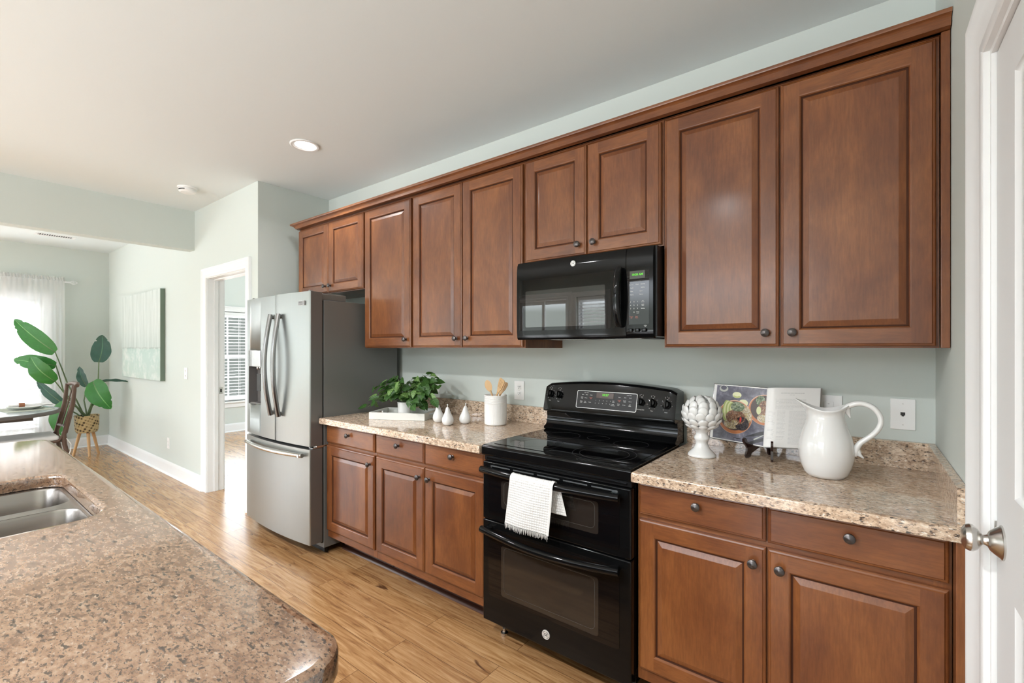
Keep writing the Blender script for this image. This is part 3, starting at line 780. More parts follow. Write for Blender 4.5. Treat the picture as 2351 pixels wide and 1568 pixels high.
def base(x0, x1, cols, label, knobs, filler=None):
    """cols: [(a,b)] each one drawer over one door"""
    t = thing('base_cabinet', ((x0+x1)/2, BACK, 0), label, 'cabinet')
    yf = LF+.0205; m = MB(); zb = .118; zt = .874
    m.box(x0, x0+.018, yf+.019, BACK-.002, zb, zt, 'wood'); m.box(x1-.018, x1, yf+.019, BACK-.002, zb, zt, 'wood')
    m.box(x0+.018, x1-.018, yf+.019, BACK-.002, zb, zb+.018, 'woodh'); m.box(x0+.018, x1-.018, BACK-.02, BACK-.002, zb+.018, zt, 'wood')
    m.build('body', None, t)
    f = MB(); fw = .036
    f.box(x0, x0+fw, yf, yf+.019, zb, zt, 'wood'); f.box(x1-fw, x1, yf, yf+.019, zb, zt, 'wood')
    for q0, q1 in ((zb, zb+.05), (.725, .75), (.86, zt)): f.box(x0+fw, x1-fw, yf, yf+.019, q0, q1, 'woodh')
    for (a, b) in cols[:-1]: f.box(b-.018, b+.018, yf-.0005, yf+.0185, zb+.051, .7245, 'wood'); f.box(b-.018, b+.018, yf-.0005, yf+.0185, .7505, .8595, 'wood')
    f.build('face_frame', None, t)
    m = MB(); m.box(x0+.002, x1-.002, 1.80, 1.815, 0, zb+.002); m.build('toe_kick', 'toekick', t)
    for (a, b), kk in zip(cols, knobs):
        drawer(t, a, b, .748, .866, LF, ((a+b)/2, .822))
        cab_door(t, a, b, .168, .730, LF, (kk, .676))
    if filler:
        m = MB(); m.box(filler[0], filler[1], LF-.03, LF+.03, .0, .874, 'wood', bev=.002); m.build('filler_strip', None, t)
    return t
base(-2.838, -2.304, [(-2.832, -2.308)], 'cherry base cabinet with one drawer and one door beside the refrigerator', [-2.350])
base(-2.302, -1.436, [(-2.298, -1.870), (-1.870, -1.440)], 'two-drawer two-door cherry base cabinet left of the range', [-1.908, -1.829])
base(-.684, .184, [(-.678, -.249), (-.249, .180)], 'two-drawer two-door cherry base cabinet right of the range', [-.287, -.211], filler=(.186, RIGHT-.002))
# shoe moulding along the toe kick
def shoe(x0, x1, n):
    m = MB(); m.prism([(1.799, 0.0005), (1.779, .0005), (1.781, .008), (1.788, .016), (1.799, .020)], 0, x0, x1, smooth=True)
    return struct(n, m, 'toekick')
shoe(-2.836, -1.44, 'trim_6'); shoe(-.682, .184, 'trim_7')

# ------------------------------------------------------------------ countertops
def eased_slab(mb, outer_fn, z0, z1, holes=(), e=.004):
    """outer_fn(inset)->loop ; profile eased at both edges; holes(list of fn(grow))"""
    prof = [(e, z0), (e*.3, z0+e*.3), (0, z0+e), (0, z1-e*2), (e*.5, z1-e*.7), (e*2, z1)]
    prof = [(e*4, z0)]+prof+[(e*4, z1)]
    def loops(fn, sg):
        R = []
        for ins, z in prof: R.append([mb.bm.verts.new((p[0], p[1], z)) for p in fn(ins)])
        fs = []
        for A, B in zip(R, R[1:]):
            n = len(A)
            for k in range(n): fs.append(mb.bm.faces.new((A[k], A[(k+1) % n], B[(k+1) % n], B[k])))
        mb.faces(fs, None, True); return R[0], R[-1]
    tops = []; bots = []
    for fn in [outer_fn]+list(holes): b, t = loops(fn, 1); tops.append(t); bots.append(b)
    for ls in (tops, bots):
        es = []
        for l in ls:
            for k in range(len(l)):
                e_ = mb.bm.edges.get((l[k], l[(k+1) % len(l)])); es.append(e_)
        r = bmesh.ops.triangle_fill(mb.bm, use_beauty=True, edges=es); mb.faces([g for g in r['geom'] if isinstance(g, bmesh.types.BMFace)])
CT = .914; CB = .876; CF = 1.612
t = thing('granite_countertop', (-2.14, BACK, CB), 'beige speckled granite countertop between the refrigerator and the range', 'countertop')
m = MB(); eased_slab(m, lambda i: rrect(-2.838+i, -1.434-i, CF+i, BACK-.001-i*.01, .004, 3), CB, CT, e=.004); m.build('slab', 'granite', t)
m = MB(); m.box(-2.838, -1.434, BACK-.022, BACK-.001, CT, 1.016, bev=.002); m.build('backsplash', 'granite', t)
t = thing('granite_countertop', (-.24, BACK, CB), 'beige speckled granite countertop between the range and the pantry door', 'countertop')
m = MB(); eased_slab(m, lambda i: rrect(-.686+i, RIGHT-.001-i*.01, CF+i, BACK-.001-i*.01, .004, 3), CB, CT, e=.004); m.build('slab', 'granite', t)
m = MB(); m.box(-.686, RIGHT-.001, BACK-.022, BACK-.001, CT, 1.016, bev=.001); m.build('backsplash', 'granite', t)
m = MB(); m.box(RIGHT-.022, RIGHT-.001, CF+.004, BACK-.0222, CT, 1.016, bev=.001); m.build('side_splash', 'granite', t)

# island
t = thing('kitchen_island', (-1.95, 0, 0), 'cherry island cabinet under the granite island top', 'island')
m = MB(); zt = CB-.008; m.box(-3.23, -3.21, -.42, .35, .1, zt, 'wood'); m.box(-.685, -.665, -.42, .35, .1, zt, 'wood'); m.box(-3.21, -.685, .332, .35, .1, zt, 'wood'); m.box(-3.21, -.685, -.42, -.402, .1, zt, 'wood'); m.box(-3.21, -.685, -.402, .332, .1, .118, 'wood'); m.box(-3.2, -.70, -.38, .28, 0, .0995, 'wood'); m.build('body', None, t)
def flip_door(parent, x0, x1, z0, z1, y, knob, dr=False):
    o = (drawer(parent, -x1, -x0, z0, z1, -y, (-knob[0], knob[1])) if dr else cab_door(parent, -x1, -x0, z0, z1, -y, (-knob[0], knob[1])))
    # turn the part to face +Y
    o.rotation_euler = (0, 0, pi)
    off = Vector(parent.location); o.location = Vector((-2*off.x, -2*off.y, 0)); return o
for i, (a, b) in enumerate([(-3.2, -2.72), (-2.72, -2.24), (-2.24, -1.7), (-1.7, -1.16), (-1.16, -.69)]):
    flip_door(t, a, b, .165, .70, .372, ((b-.04) if i % 2 == 0 else (a+.04), .65)); flip_door(t, a, b, .715, .85, .372, ((a+b)/2, .785), True)
SK = (-2.335, -1.665, -.115, .322)
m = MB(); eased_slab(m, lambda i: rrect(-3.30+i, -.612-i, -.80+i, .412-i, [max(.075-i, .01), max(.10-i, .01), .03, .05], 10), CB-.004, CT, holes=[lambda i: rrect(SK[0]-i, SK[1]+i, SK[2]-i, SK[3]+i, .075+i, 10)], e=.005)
tag(m.build('island_countertop', 'granite_island_shaded'), 'glossy brown speckled granite island top with sink cutout and rounded corner', 'countertop')
t = thing('kitchen_sink', (-2.0, .1, .69), 'stainless steel double-bowl sink set under the island granite', 'sink')
BL = [(-2.315, -2.035), (-1.985, -1.690)]
m = MB(); zr = CB-.0045
m.plate(rrect(SK[0]-.02, SK[1]+.02, SK[2]-.02, SK[3]+.02, .08, 8), [rrect(a, b, -.10, .312, .06, 8) for a, b in BL], zr-.002, zr); m.build('rim', 'steelsink', t)
for a, b in BL:
    m = MB(); R = []
    for ins, z, r in [(0, zr-.001, .06), (.003, zr-.008, .058), (.008, zr-.10, .055), (.016, zr-.155, .05), (.035, zr-.175, .04), (.06, zr-.18, .03)]:
        R.append([m.bm.verts.new((p[0], p[1], z)) for p in rrect(a+ins, b-ins, -.10+ins, .312-ins, r, 8)])
    fs = []
    for A, B in zip(R, R[1:]):
        n = len(A)
        for k in range(n): fs.append(m.bm.faces.new((A[k], A[(k+1) % n], B[(k+1) % n], B[k])))
    fs.append(m.bm.faces.new(R[-1])); m.faces(fs, None, True); bo = m.build('bowl', 'steelsink', t, sharp=60)
    m = MB(); m.lathe([(.042, .001), (.04, .003), (.03, .002), (.0, -.002)], ((a+b)/2, .1, zr-.18), 24, capb=False, capt=False); m.build('drain', 'chrome', bo)
# ------------------------------------------------------------------ refrigerator
FX0, FX1 = -3.757, -2.842; FXC = (FX0+FX1)/2; FXS = -3.248; FB = 1.652; FE = 1.555
def bow(x, k=.030, x0=FX0, x1=FX1): s = (x-(x0+x1)/2)/((x1-x0)/2); return FE-k*(1-s*s)
t = thing('refrigerator', (FXC, 1.9, 0), 'stainless french-door refrigerator with bottom freezer and grey sides', 'refrigerator')
m = MB(); m.box(FX0+.004, FX1, FB, 2.255, .045, 1.690, bev=.004); m.build('body', 'greyside', t)
m = MB(); m.box(FX0+.012, FX1-.008, FB-.012, FB, .08, 1.685); m.build('gasket', 'darkgap', t)
def fdoor(name, xa, xb, z0, z1, round_l=True):
    m = MB(); n = 16; r = .012
    front = [(xa+(xb-xa)*k/n, bow(xa+(xb-xa)*k/n)) for k in range(n+1)]
    front[0] = (xa, front[0][1]+.006); front.insert(1, (xa+.004, front[1][1]+.0015)); front[-1] = (xb, front[-1][1]+.006); front.insert(-1, (xb-.004, bow(xb-.004)+.0005))
    pts = front+[(xb, FB-.012), (xa, FB-.012)]
    # faces: side faces grey, front steel
    A = [m.bm.verts.new((p[0], p[1], z0)) for p in pts]; B = [m.bm.verts.new((p[0], p[1], z1)) for p in pts]; N = len(pts)
    for i in range(N):
        f = m.bm.faces.new((A[i], A[(i+1) % N], B[(i+1) % N], B[i])); m.faces([f], 'steel' if i < N-3 else 'handle_side', i < N-3)
    m.faces([m.bm.faces.new(A[::-1]), m.bm.faces.new(B)], 'handle_side')
    return m.build(name, None, t, sharp=25)
M['handle_side'] = plain('door_edge_grey', (.185, .185, .18), .36, metal=.55)
dl = fdoor('door', FX0, FXS-.003, .732, 1.738)
dr = fdoor('door', FXS+.003, FX1, .732, 1.741)
fz = fdoor('freezer_drawer', FX0, FX1, .092, .712)
# dispenser: real recess
c = MB(); c.box(-3.683, -3.475, 1.40, 1.60, .960, 1.233); boolean_cut(dl, c)
m = MB(); m.box(-3.683, -3.475, 1.597, 1.600, .960, 1.233); m.box(-3.685, -3.682, 1.535, 1.600, .960, 1.233); m.box(-3.476, -3.473, 1.53, 1.60, .960, 1.233)
m.box(-3.683, -3.475, 1.55, 1.60, .958, .965)
m.build('dispenser_recess', plain('dispenser_grey', (.13, .12, .115), .4), dl)
m = MB(); g = lambda x: bow(x)-.003
m.grid(lambda u, v: (-3.686+.214*u, g(-3.686+.214*u), 1.236+.118*v), 10, 2, smooth=True)
m.build('dispenser_panel', plain('dispenser_panel_glossy', (.42, .43, .42), .14, metal=.5), dl)
m = MB(); m.lathe([(.010, 0), (.010, -.018), (.006, -.024)], (-3.60, 1.565, 1.236), 16); m.lathe([(.008, 0), (.008, -.014)], (-3.565, 1.565, 1.236), 16); m.build('spout', 'chrome', dl)
m = MB(); m.box(-3.61, -3.555, 1.56, 1.567, 1.05, 1.18, bev=.002); m.build('paddle', 'blackm', dl)
m = MB(); m.plate(rrect(-3.687, -3.471, .956, 1.357, .004, 3), [rrect(-3.683, -3.475, .960, 1.353, .003, 3)], 0, .004,
    mat4=Matrix(((1, 0, 0, 0), (0, 0, -1, bow(-3.58)+.002), (0, 1, 0, 0), (0, 0, 0, 1)))); m.build('dispenser_frame', 'handle', dl)
def bowed(xa, za, xb, zb, ydoor, out, n=22, side=0):
    P = []
    for k in range(n+1):
        s = k/n; b = sin(pi*s)
        P.append((xa+(xb-xa)*s+side*b, ydoor(xa+(xb-xa)*s)-.018-out*b, za+(zb-za)*s))
    return P
for xh, side, pr in ((FXS-.030, -.004, dl), (FXS+.080, .004, dr)):
    m = MB(); P = bowed(xh, .905, xh, 1.605, bow, .040, side=side)
    m.tube(P, .0145, 12, flat=1.25, up=(0, -1, 0))
    for z in (.925, 1.585): m.tube([(xh, bow(xh)+.002, z), (xh, bow(xh)-.022, z)], .012, 10)
    m.build('handle', 'handle', pr)
m = MB(); P = bowed(-3.715, .668, -2.895, .672, bow, .024); m.tube(P, .0145, 12, flat=1, up=(0, 0, 1))
for x in (-3.695, -2.915): m.tube([(x, bow(x)+.002, .67), (x, bow(x)-.036, .67)], .012, 10)
m.build('handle', 'chrome', fz)
m = MB(); xb = -2.93; m.box(xb-.042, xb+.042, bow(xb)-.0035, bow(xb)+.004, 1.652, 1.682, 'badge', bev=.001)
text_into(m, 'FRIGIDAIRE', .0105, facing(xb, bow(xb)-.0037, 1.670), 'print_grey'); text_into(m, 'GALLERY', .006, facing(xb, bow(xb)-.0037, 1.659), 'print_grey')
m.build('brand_badge', None, dr)
for x in (FX1-.05, FX0+.05):
    m = MB(); m.box(x-.045, x+.045, 1.60, 1.652, 1.690, 1.722, bev=.006); m.box(x-.03, x+.03, 1.655, 1.83, 1.692, 1.735, bev=.006)
    m.tube([(x+.02, 1.565, 1.7425), (x+.02, 1.61, 1.735), (x+.02, 1.66, 1.728)], .010, 8); m.build('hinge_cover', 'greyside', t)
m = MB(); m.box(FX1-.05, FX1-.002, 1.575, FB, .7145, .7195, bev=.001); m.box(FX1-.04, FX1+.001, 1.60, FB+.03, .72, .731, bev=.002); m.build('middle_hinge', 'chrome', t)
for x in (FX0+.07, FX1-.07):
    for y in (1.70, 2.2):
        m = MB(); m.lathe([(.022, 0.001), (.022, .03), (.012, .034), (.012, .047)], (x, y, 0), 16); m.build('foot', 'blackm', t)
m = MB(); m.box(FX0+.02, FX1-.015, 1.665, 1.69, .010, .046, bev=.003); m.build('kick_grille', 'blackm', t)

# ------------------------------------------------------------------ range
RX0, RX1 = -1.428, -.692; RXC = (RX0+RX1)/2; RY = 1.632
t = thing('range', (RXC, 1.95, 0), 'glossy black freestanding double-oven electric range', 'stove')
m = MB(); m.box(RX0+.003, RX1-.003, RY+.05, 2.27, .085, .895, 'black', bev=.003); m.box(RX0+.03, RX1-.03, RY+.09, 2.2, .03, .086, 'blackm'); m.build('body', None, t)
# cooktop frame with rolled front edge
m = MB(); n = 8
pr = [(RY+.055, .868), (RY+.004, .868), (RY-.004, .872), (RY-.007, .880), (RY-.007, .905), (RY-.003, .914), (RY+.006, .918), (RY+.03, .9185), (2.19, .9185), (2.19, .895), (RY+.055, .895)]
m.prism(pr, 0, RX0, RX1); m.build('cooktop_frame', 'black', t, sharp=50)
m = MB(); m.plate(rrect(RX0+.022, RX1-.022, RY+.045, 2.165, .02, 6), [], .9184, .9203); ck = m.build('glass_cooktop', 'bglass', t)
def ring(mb, cx, cy, r, w=.0007, z=.9204, n=64):
    mb.plate([(cx+(r+w)*cos(2*pi*k/n), cy+(r+w)*sin(2*pi*k/n)) for k in range(n)], [[(cx+(r-w)*cos(2*pi*k/n), cy+(r-w)*sin(2*pi*k/n)) for k in range(n)]], z-.0002, z+.0002)
m = MB()
for cx, cy, rr in ((-.885, 1.80, (.135, .105)), (-1.235, 1.80, (.125, .085)), (-1.235, 2.045, (.085,)), (-.87, 2.05, (.08,)), (-1.06, 2.09, (.055,))):
    for r in rr: ring(m, cx, cy, r)
m.build('burner_outline', plain('burner_print', (.035, .035, .035), .3), ck)
# vent strip between cooktop and upper door
m = MB(); m.box(RX0+.004, RX1-.004, RY+.012, RY+.052, .846, .870, 'blackm'); m.box(RX0+.02, RX1-.02, RY+.004, RY+.014, .853, .861, 'black', bev=.001); m.build('vent_trim', None, t)
def oven_door(z0, z1, wz0, wz1, gz0, gz1, hz, name, bowh, vents=False):
    m = MB(); m.box(RX0+.001, RX1-.001, RY, RY+.048, z0, z1, 'black', bev=.006, seg=3)
    o = m.build(name, None, t)
    m = MB(); T_, B_ = m.plate(rrect(RX0+.037, RX1-.047, gz0, gz1, [.003, .003, .014, .014], 5), [], 0, .0015, mat4=Matrix(((1, 0, 0, 0), (0, 0, -1, RY), (0, 1, 0, 0), (0, 0, 0, 1)))); m.build('glass_panel', 'bglass', o)
    m = MB(); m.plate(rrect(RX0+.113, RX1-.135, wz0, wz1, .012, 5), [], 0, .0004, mat4=Matrix(((1, 0, 0, 0), (0, 0, -1, RY-.0015), (0, 1, 0, 0), (0, 0, 0, 1)))); m.build('window', 'winglass', o)
    m = MB(); m.plate(rrect(RX0+.128, RX1-.150, wz0+.02, wz1-.004, .02, 6), [rrect(RX0+.1295, RX1-.1515, wz0+.0215, wz1-.0055, .019, 6)], 0, .0003, mat4=Matrix(((1, 0, 0, 0), (0, 0, -1, RY-.0019), (0, 1, 0, 0), (0, 0, 0, 1)))); m.build('window_outline', plain('window_print', (.06, .055, .05), .3), o)
    m = MB(); P = []
    for k in range(25):
        s = k/24; P.append((RX0+.020+(RX1-RX0-.055)*s, RY-.034-.030*sin(pi*s), hz-bowh*sin(pi*s)))
    m.tube(P, .0155, 14, flat=1, up=(0, 0, 1))
    for x in (RX0+.045, RX1-.062): m.box(x-.018, x+.018, RY-.040, RY+.004, hz-.013, hz+.011, bev=.006)
    m.build('handle', 'black', o, sharp=50)
    return o
ud = oven_door(.574, .842, .640, .768, .600, .800, .812, 'upper_oven_door', 0)
m = MB()
for k in range(5):
    x = RX0+.05+k*.130; m.box(x, x+.112, RY-.0012, RY+.01, .822, .8275, bev=.0008)
m.build('vent_slot', plain('vent_chrome', (.16, .17, .175), .25, metal=.6), ud)
ld = oven_door(.098, .570, .240, .470, .222, .530, .536, 'lower_oven_door', .012)
def swirl_badge(parent, x, y, z, r):
    """round silver appliance emblem: rim, monogram and curls"""
    m = MB(); m.lathe([(r, 0), (r, -.0015), (r*.96, -.003), (r*.88, -.0032), (r*.84, -.0022), (0, -.0022)], (x, y, z), 36, 1, 'badge', capt=False)
    text_into(m, 'GE', r*.80, facing(x, y-.0026, z) , 'slot', depth=.0003, bold=.0001*r/.02)
    for k in range(4):
        a = radians(45+90*k); P = []
        for j in range(9):
            b = a-.55+1.1*j/8; rr = r*(.64+.09*sin(pi*j/8)); P.append((x+rr*cos(b), y-.0026, z+rr*sin(b)))
        m.tube(P, r*.045, 5, 'slot')
    for k in range(36):
        pass
    return m.build('emblem', None, parent)
swirl_badge(ld, RXC-.012, RY-.0005, .156, .0195)
# backguard
m = MB(); 
pr = [(2.27, .915), (2.165, .9185), (2.150, .922), (2.146, .930), (2.150, .936), (2.168, .945), (2.178, .960), (2.182, .99), (2.176, 1.022), (2.27, 1.03)]
m.prism(pr, 0, RX0+.003, RX1-.003); m.build('back_riser', 'black', t, sharp=50)
def console_top(s): return 1.172+.024*(1-(2*s-1)**2)
m = MB(); n = 24
def con(u, v):
    # v: 0 bottom back .. around the face .. top back
    top = console_top(u); x = RX0+.004+(RX1-RX0-.008)*u; r = .0
    P = [(2.27, 1.020), (2.150, 1.020), (2.137, 1.026), (2.135, 1.036), (2.135+(top-.014-1.036)*.254, top-.014), (2.141+(top-.014-1.036)*.254, top-.004), (2.151+(top-.014-1.036)*.254, top), (2.27, top)]
    k = v*(len(P)-1); i = min(int(k), len(P)-2); f = k-i
    e = .012*max(0, 1-min(u, 1-u)/.02)**2
    y = P[i][0]*(1-f)+P[i+1][0]*f; z = P[i][1]*(1-f)+P[i+1][1]*f
    return (x, y+e*.4, z-(e if z > 1.1 else 0))
P = m.grid(con, n+1, 8, smooth=True)
m.faces([m.bm.faces.new([P[0][k] for k in range(8)]), m.bm.faces.new([P[-1][k] for k in range(8)][::-1])])
con_o = m.build('control_console', 'black', t, sharp=40)
TILT = atan2(.031, 1.158-1.036)
def conmat(x, z, off=0.0):
    """frame on the tilted console face; local z is the outward normal"""
    y = 2.135+(z-1.036)*math.tan(TILT)-off
    return Matrix.Translation((x, y, z)) @ Matrix.Rotation(pi/2-TILT, 4, 'X')
PXC = (-1.235-.862)/2-.012
m = MB(); m.plate(rrect(-.165, .165, -.042, .046, .006, 4), [], 0, .0012, 'blackm', mat4=conmat(-1.050, 1.100)); m.plate(rrect(-.167, .167, -.044, .048, .007, 4), [rrect(-.165, .165, -.042, .046, .006, 4)], 0, .0018, 'badge', mat4=conmat(-1.050, 1.100)); m.build('touch_panel', None, con_o)
m = MB(); m.plate(rrect(-.048, .048, -.014, .014, .001, 2), [], 0, .0005, mat4=conmat(-1.056, 1.127, .0018)); lcd = m.build('display', plain('display_brown', (.05, .028, .022), .2), con_o)
m = MB(); text_into(m, '10:27', .0165, conmat(-1.054, 1.130, .0026), 'greenlcd', bold=.0004); m.build('clock_digits', None, lcd)
m = MB(); q = .0020
def T(s, x, z, sz=.0062, c='white'): text_into(m, s, sz, conmat(x, z, q), c, depth=.0001)
T('Upper Oven', -1.163, 1.137, .0048); T('Lower Oven', -.926, 1.137, .0048)
for s, x, z in (('Bake', -1.182, 1.126), ('Broil', -1.160, 1.126), ('Start', -1.133, 1.126), ('Cook\nTime', -1.186, 1.110), ('Warm', -1.163, 1.110), ('Delay\nStart', -1.188, 1.089), ('Set\nClock', -1.165, 1.089), ('Timer', -1.138, 1.089),
                ('Start', -.975, 1.124), ('Bake', -.945, 1.124), ('Broil', -.918, 1.124), ('Cook\nTime', -.947, 1.106), ('Warm', -.918, 1.106), ('Oven\nLight', -.978, 1.088), ('Probe', -.948, 1.088), ('Self\nClean', -.918, 1.088), ('Lock\nControls', -1.008, 1.084), ('Set/\nHour', -1.006, 1.101)): T(s, x, z)
T('Cancel\nOff', -1.134, 1.110, .0062, 'red'); T('Cancel\nOff', -.975, 1.106, .0062, 'red')
for i in range(5): T(str(i+1), -1.104+i*.0205, 1.101, .0068); T(str((i+6) % 10), -1.106+i*.0205, 1.087, .0068)
KN = [(-1.384, 1.118, .019, 'Front'), (-1.328, 1.116, .019, 'Rear'), (-.862, 1.108, .017, 'Warming Zone'), (-.805, 1.106, .0205, 'Rear'), (-.737, 1.104, .0205, 'Front')]
for x, z, r, s in KN:
    T(s, x, z-.0345, .0062); T('Off', x+.002, z+.025, .0052)
    for i, a in enumerate(range(-60, 241, 25)):
        if s != 'Warming Zone' and a not in (90,): T('Lo' if i == 12 else '·' if i % 2 else str(max(1, i//1)), x+(r+.006)*cos(radians(a)), z+(r+.006)*sin(radians(a)), .0045)
    for dx in (-.008, 0, .008):
        T('o', x+dx, z+.0355+(.002 if dx == 0 else 0), .006); 
        if dx: T('o', x+dx, z+.0315, .006)
m.build('panel_markings', None, con_o)
for x, z, r, s in KN:
    m = MB(); mt = conmat(x, z)
    rg = m.lathe([(r, 0), (r, .007), (r*.93, .009), (r*.80, .010), (r*.78, .022), (r*.70, .025), (0, .026)], n=28, capt=False)
    vs = [v for R_ in rg for v in R_]
    vs += m.box(-r*.22, r*.22, -r*.95, r*.98, .008, .033, bev=.003)
    for v in m.bm.verts: v.co = mt @ v.co
    m.build('control_knob', 'black', con_o)
for x in (RX0+.06, RX1-.06):
    for y in (1.72, 2.2):
        m = MB(); m.lathe([(.018, .001), (.018, .012), (.008, .014), (.008, .032)], (x, y, 0), 12); m.build('foot', 'chrome', t)

# ------------------------------------------------------------------ microwave
MX0, MX1, MY, MZ0, MZ1 = -1.391, -.690, 1.85, 1.412, 1.800
t = thing('microwave', (-1.04, 2.08, MZ0), 'glossy black over-the-range microwave with green clock', 'microwave')
m = MB(); m.box(MX0+.004, MX1+.010, MY+.022, BACK-.002, MZ0+.008, MZ1-.001, bev=.003)
m.build('body', 'blackm', t)
XS = -.808
def mwface(x0, x1, z0, z1, name, mat='black'):
    """front with gently curved top and bottom lips"""
    m = MB(); pr = [(MY+.03, z0), (MY+.012, z0), (MY+.004, z0+.01), (MY+.0, z0+.045), (MY, z1-.05), (MY+.004, z1-.018), (MY+.012, z1-.002), (MY+.03, z1)]
    m.prism(pr, 0, x0, x1, smooth=True); return m.build(name, mat, t, sharp=50)
md = mwface(MX0, XS-.0012, MZ0, MZ1, 'door'); mp = mwface(XS+.0012, MX1, MZ0, MZ1, 'control_panel')
vt = lambda y: Matrix(((1, 0, 0, 0), (0, 0, -1, y), (0, 1, 0, 0), (0, 0, 0, 1)))
m = MB(); m.plate(rrect(MX0+.018, XS-.050, 1.458, 1.708, .006, 3), [], 0, .0012, mat4=vt(MY)); m.build('glass_panel', 'bglass', md)
m = MB(); m.plate(rrect(-1.336, -.905, 1.474, 1.652, .006, 4), [], 0, .0004, mat4=vt(MY-.0013)); m.build('window', 'mwglass', md)
m = MB(); P = [(XS-.026, MY-.012-.030*sin(pi*k/20)**.7, 1.468+.245*k/20) for k in range(21)]
m.tube(P, [.0135]*21, 14, flat=1.25, up=(0, -1, 0)); 
for z in (1.476, 1.705): m.box(XS-.040, XS-.012, MY-.018, MY+.002, z-.010, z+.010, bev=.004)
m.build('handle', 'black', md, sharp=50)
swirl_badge(md, -1.066, MY-.0003, 1.762, .0135)
m = MB(); m.plate(rrect(XS+.006, MX1-.016, 1.472, 1.712, .004, 3), [], 0, .0009, mat4=vt(MY)); m.build('keypad', 'bglass', mp)
m = MB(); m.plate(rrect(-.791, -.724, 1.664, 1.697, .001, 2), [], 0, .0005, mat4=vt(MY-.001)); lcd = m.build('display', plain('display_dark_green', (.030, .032, .016), .2), mp)
m = MB(); text_into(m, '10:28 AM', .0125, facing(-.757, MY-.0022, 1.681), 'greenlcd', bold=.0003); m.build('clock_digits', None, lcd)
m = MB()
def T(s, x, z, sz=.0052, c='white'): text_into(m, s, sz, facing(x, MY-.0012, z), c, depth=.0001)
T('Sensor Cooking', -.757, 1.653, .0046, 'print_grey'); m.build('keypad_caption', None, mp); m = MB()
for s, x, z in (('Popcorn', -.784, 1.640), ('Potato', -.757, 1.640), ('Beverage', -.733, 1.640), ('Snacks', -.781, 1.626), ('MyPlate', -.733, 1.626), ('Steam', -.781, 1.611), ('Soften', -.740, 1.611), ('Reheat', -.781, 1.597), ('Defrost', -.740, 1.597),
                ('Add\n30 Sec', -.733, 1.567), ('Cook\nTime', -.733, 1.552), ('Settings', -.733, 1.538), ('Power\nLevel', -.755, 1.522)): T(s, x, z)
m.build('cooking_key_labels', None, mp); m = MB()
for i in range(9): T(str(i+1), -.787+(i % 3)*.0155, 1.567-(i//3)*.0145, .0072)
T('0', -.7715, 1.523, .0072); m.build('number_key_labels', None, mp); m = MB(); T('Cancel\nOff', -.783, 1.502, .0055, 'red'); T('Start\nPause', -.760, 1.502, .0055, 'red')
T('Surface\nLight', -.722, 1.464, .0045)
m.build('control_key_labels', None, mp)
for x in (-.787, -.757, -.727):
    m = MB(); m.box(x-.010, x+.010, MY-.010, MY+.004, 1.440, 1.454, bev=.003); m.build('button', 'black', mp)
m = MB(); m.box(MX0+.05, MX1-.05, MY+.05, 2.26, MZ0+.0025, MZ0+.009, 'blackm'); m.box(-1.25, -1.05, 1.95, 2.12, MZ0, MZ0+.003, 'chrome', bev=.001); m.box(-.98, -.78, 1.95, 2.12, MZ0, MZ0+.003, 'chrome', bev=.001); m.build('underside_filter', None, t)
# ------------------------------------------------------------------ electrical plates
def outlet(x, z, y, label, w=.076, h=.118, kind='duplex', axis=1):
    t = thing('outlet' if kind == 'duplex' else 'phone_jack' if kind == 'phone' else 'light_switch', (x, y, z), label, 'outlet' if kind != 'switch' else 'light switch')
    m = MB(); m.box(x-w/2, x+w/2, y-.006, y-.0004, z-h/2, z+h/2, bev=.0025); m.build('cover_plate', 'plastic', t)
    if kind == 'duplex':
        for dz in (.020, -.020):
            m = MB(); P = [(x+.0165*cos(a*pi/12) if abs(.0165*cos(a*pi/12)) < .0165 else x, z+dz+max(-.0125, min(.0125, .0165*sin(a*pi/12)))) for a in range(24)]
            m.prism(P, 1, y-.0085, y-.0058); r = m.build('receptacle', 'plastic', t)
            s = MB()
            for dx in (-.0065, .0065): s.box(x+dx-.0011, x+dx+.0011, y-.0088, y-.0084, z+dz+.000, z+dz+.0085)
            s.lathe([(.0024, 0), (.0024, -.0004)], (x, y-.0084, z+dz-.0065), 10, 1); s.build('slots', 'slot', r)
        m = MB(); m.lathe([(.0028, 0), (.0028, -.0012), (0, -.0016)], (x, y-.006, z), 10, 1, capt=False); m.build('screw', 'chrome', t)
    elif kind == 'phone':
        m = MB(); m.box(x-.007, x+.007, y-.0064, y-.0058, z-.004, z+.008); m.box(x-.0035, x+.0035, y-.0064, y-.0058, z-.0075, z-.004); m.build('jack', 'slot', t)
        for dz in (.040, -.040):
            m = MB(); m.lathe([(.003, 0), (.003, -.0012), (0, -.0016)], (x, y-.006, z+dz), 10, 1, 'badge', capt=False); m.box(x-.0022, x+.0022, y-.0079, y-.0074, z+dz-.0003, z+dz+.0003, 'slot'); m.build('screw', 'badge', t)
    elif kind == 'switch':
        m = MB(); m.box(x-.012, x+.012, y-.0085, y-.0058, z+.005, z+.042, bev=.001); m.box(x-.006, x+.006, y-.016, y-.008, z+.02, z+.032, bev=.001); m.build('toggle', 'plastic', t)
        m = MB(); m.box(x-.017, x+.017, y-.0085, y-.0058, z-.043, z-.006, 'plastic', bev=.001); m.box(x-.005, x+.005, y-.0095, y-.0083, z-.03, z-.02, 'slot'); m.build('dimmer', 'plastic', t)
    elif kind == 'rocker':
        m = MB(); m.box(x-.0165, x+.0165, y-.009, y-.0058, z-.033, z+.033, 'plastic', bev=.0015); m.box(x-.003, x+.003, y-.0093, y-.0088, z+.022, z+.0235, 'slot'); m.build('rocker', 'plastic', t)
    return t
sc = 2.31/2.22
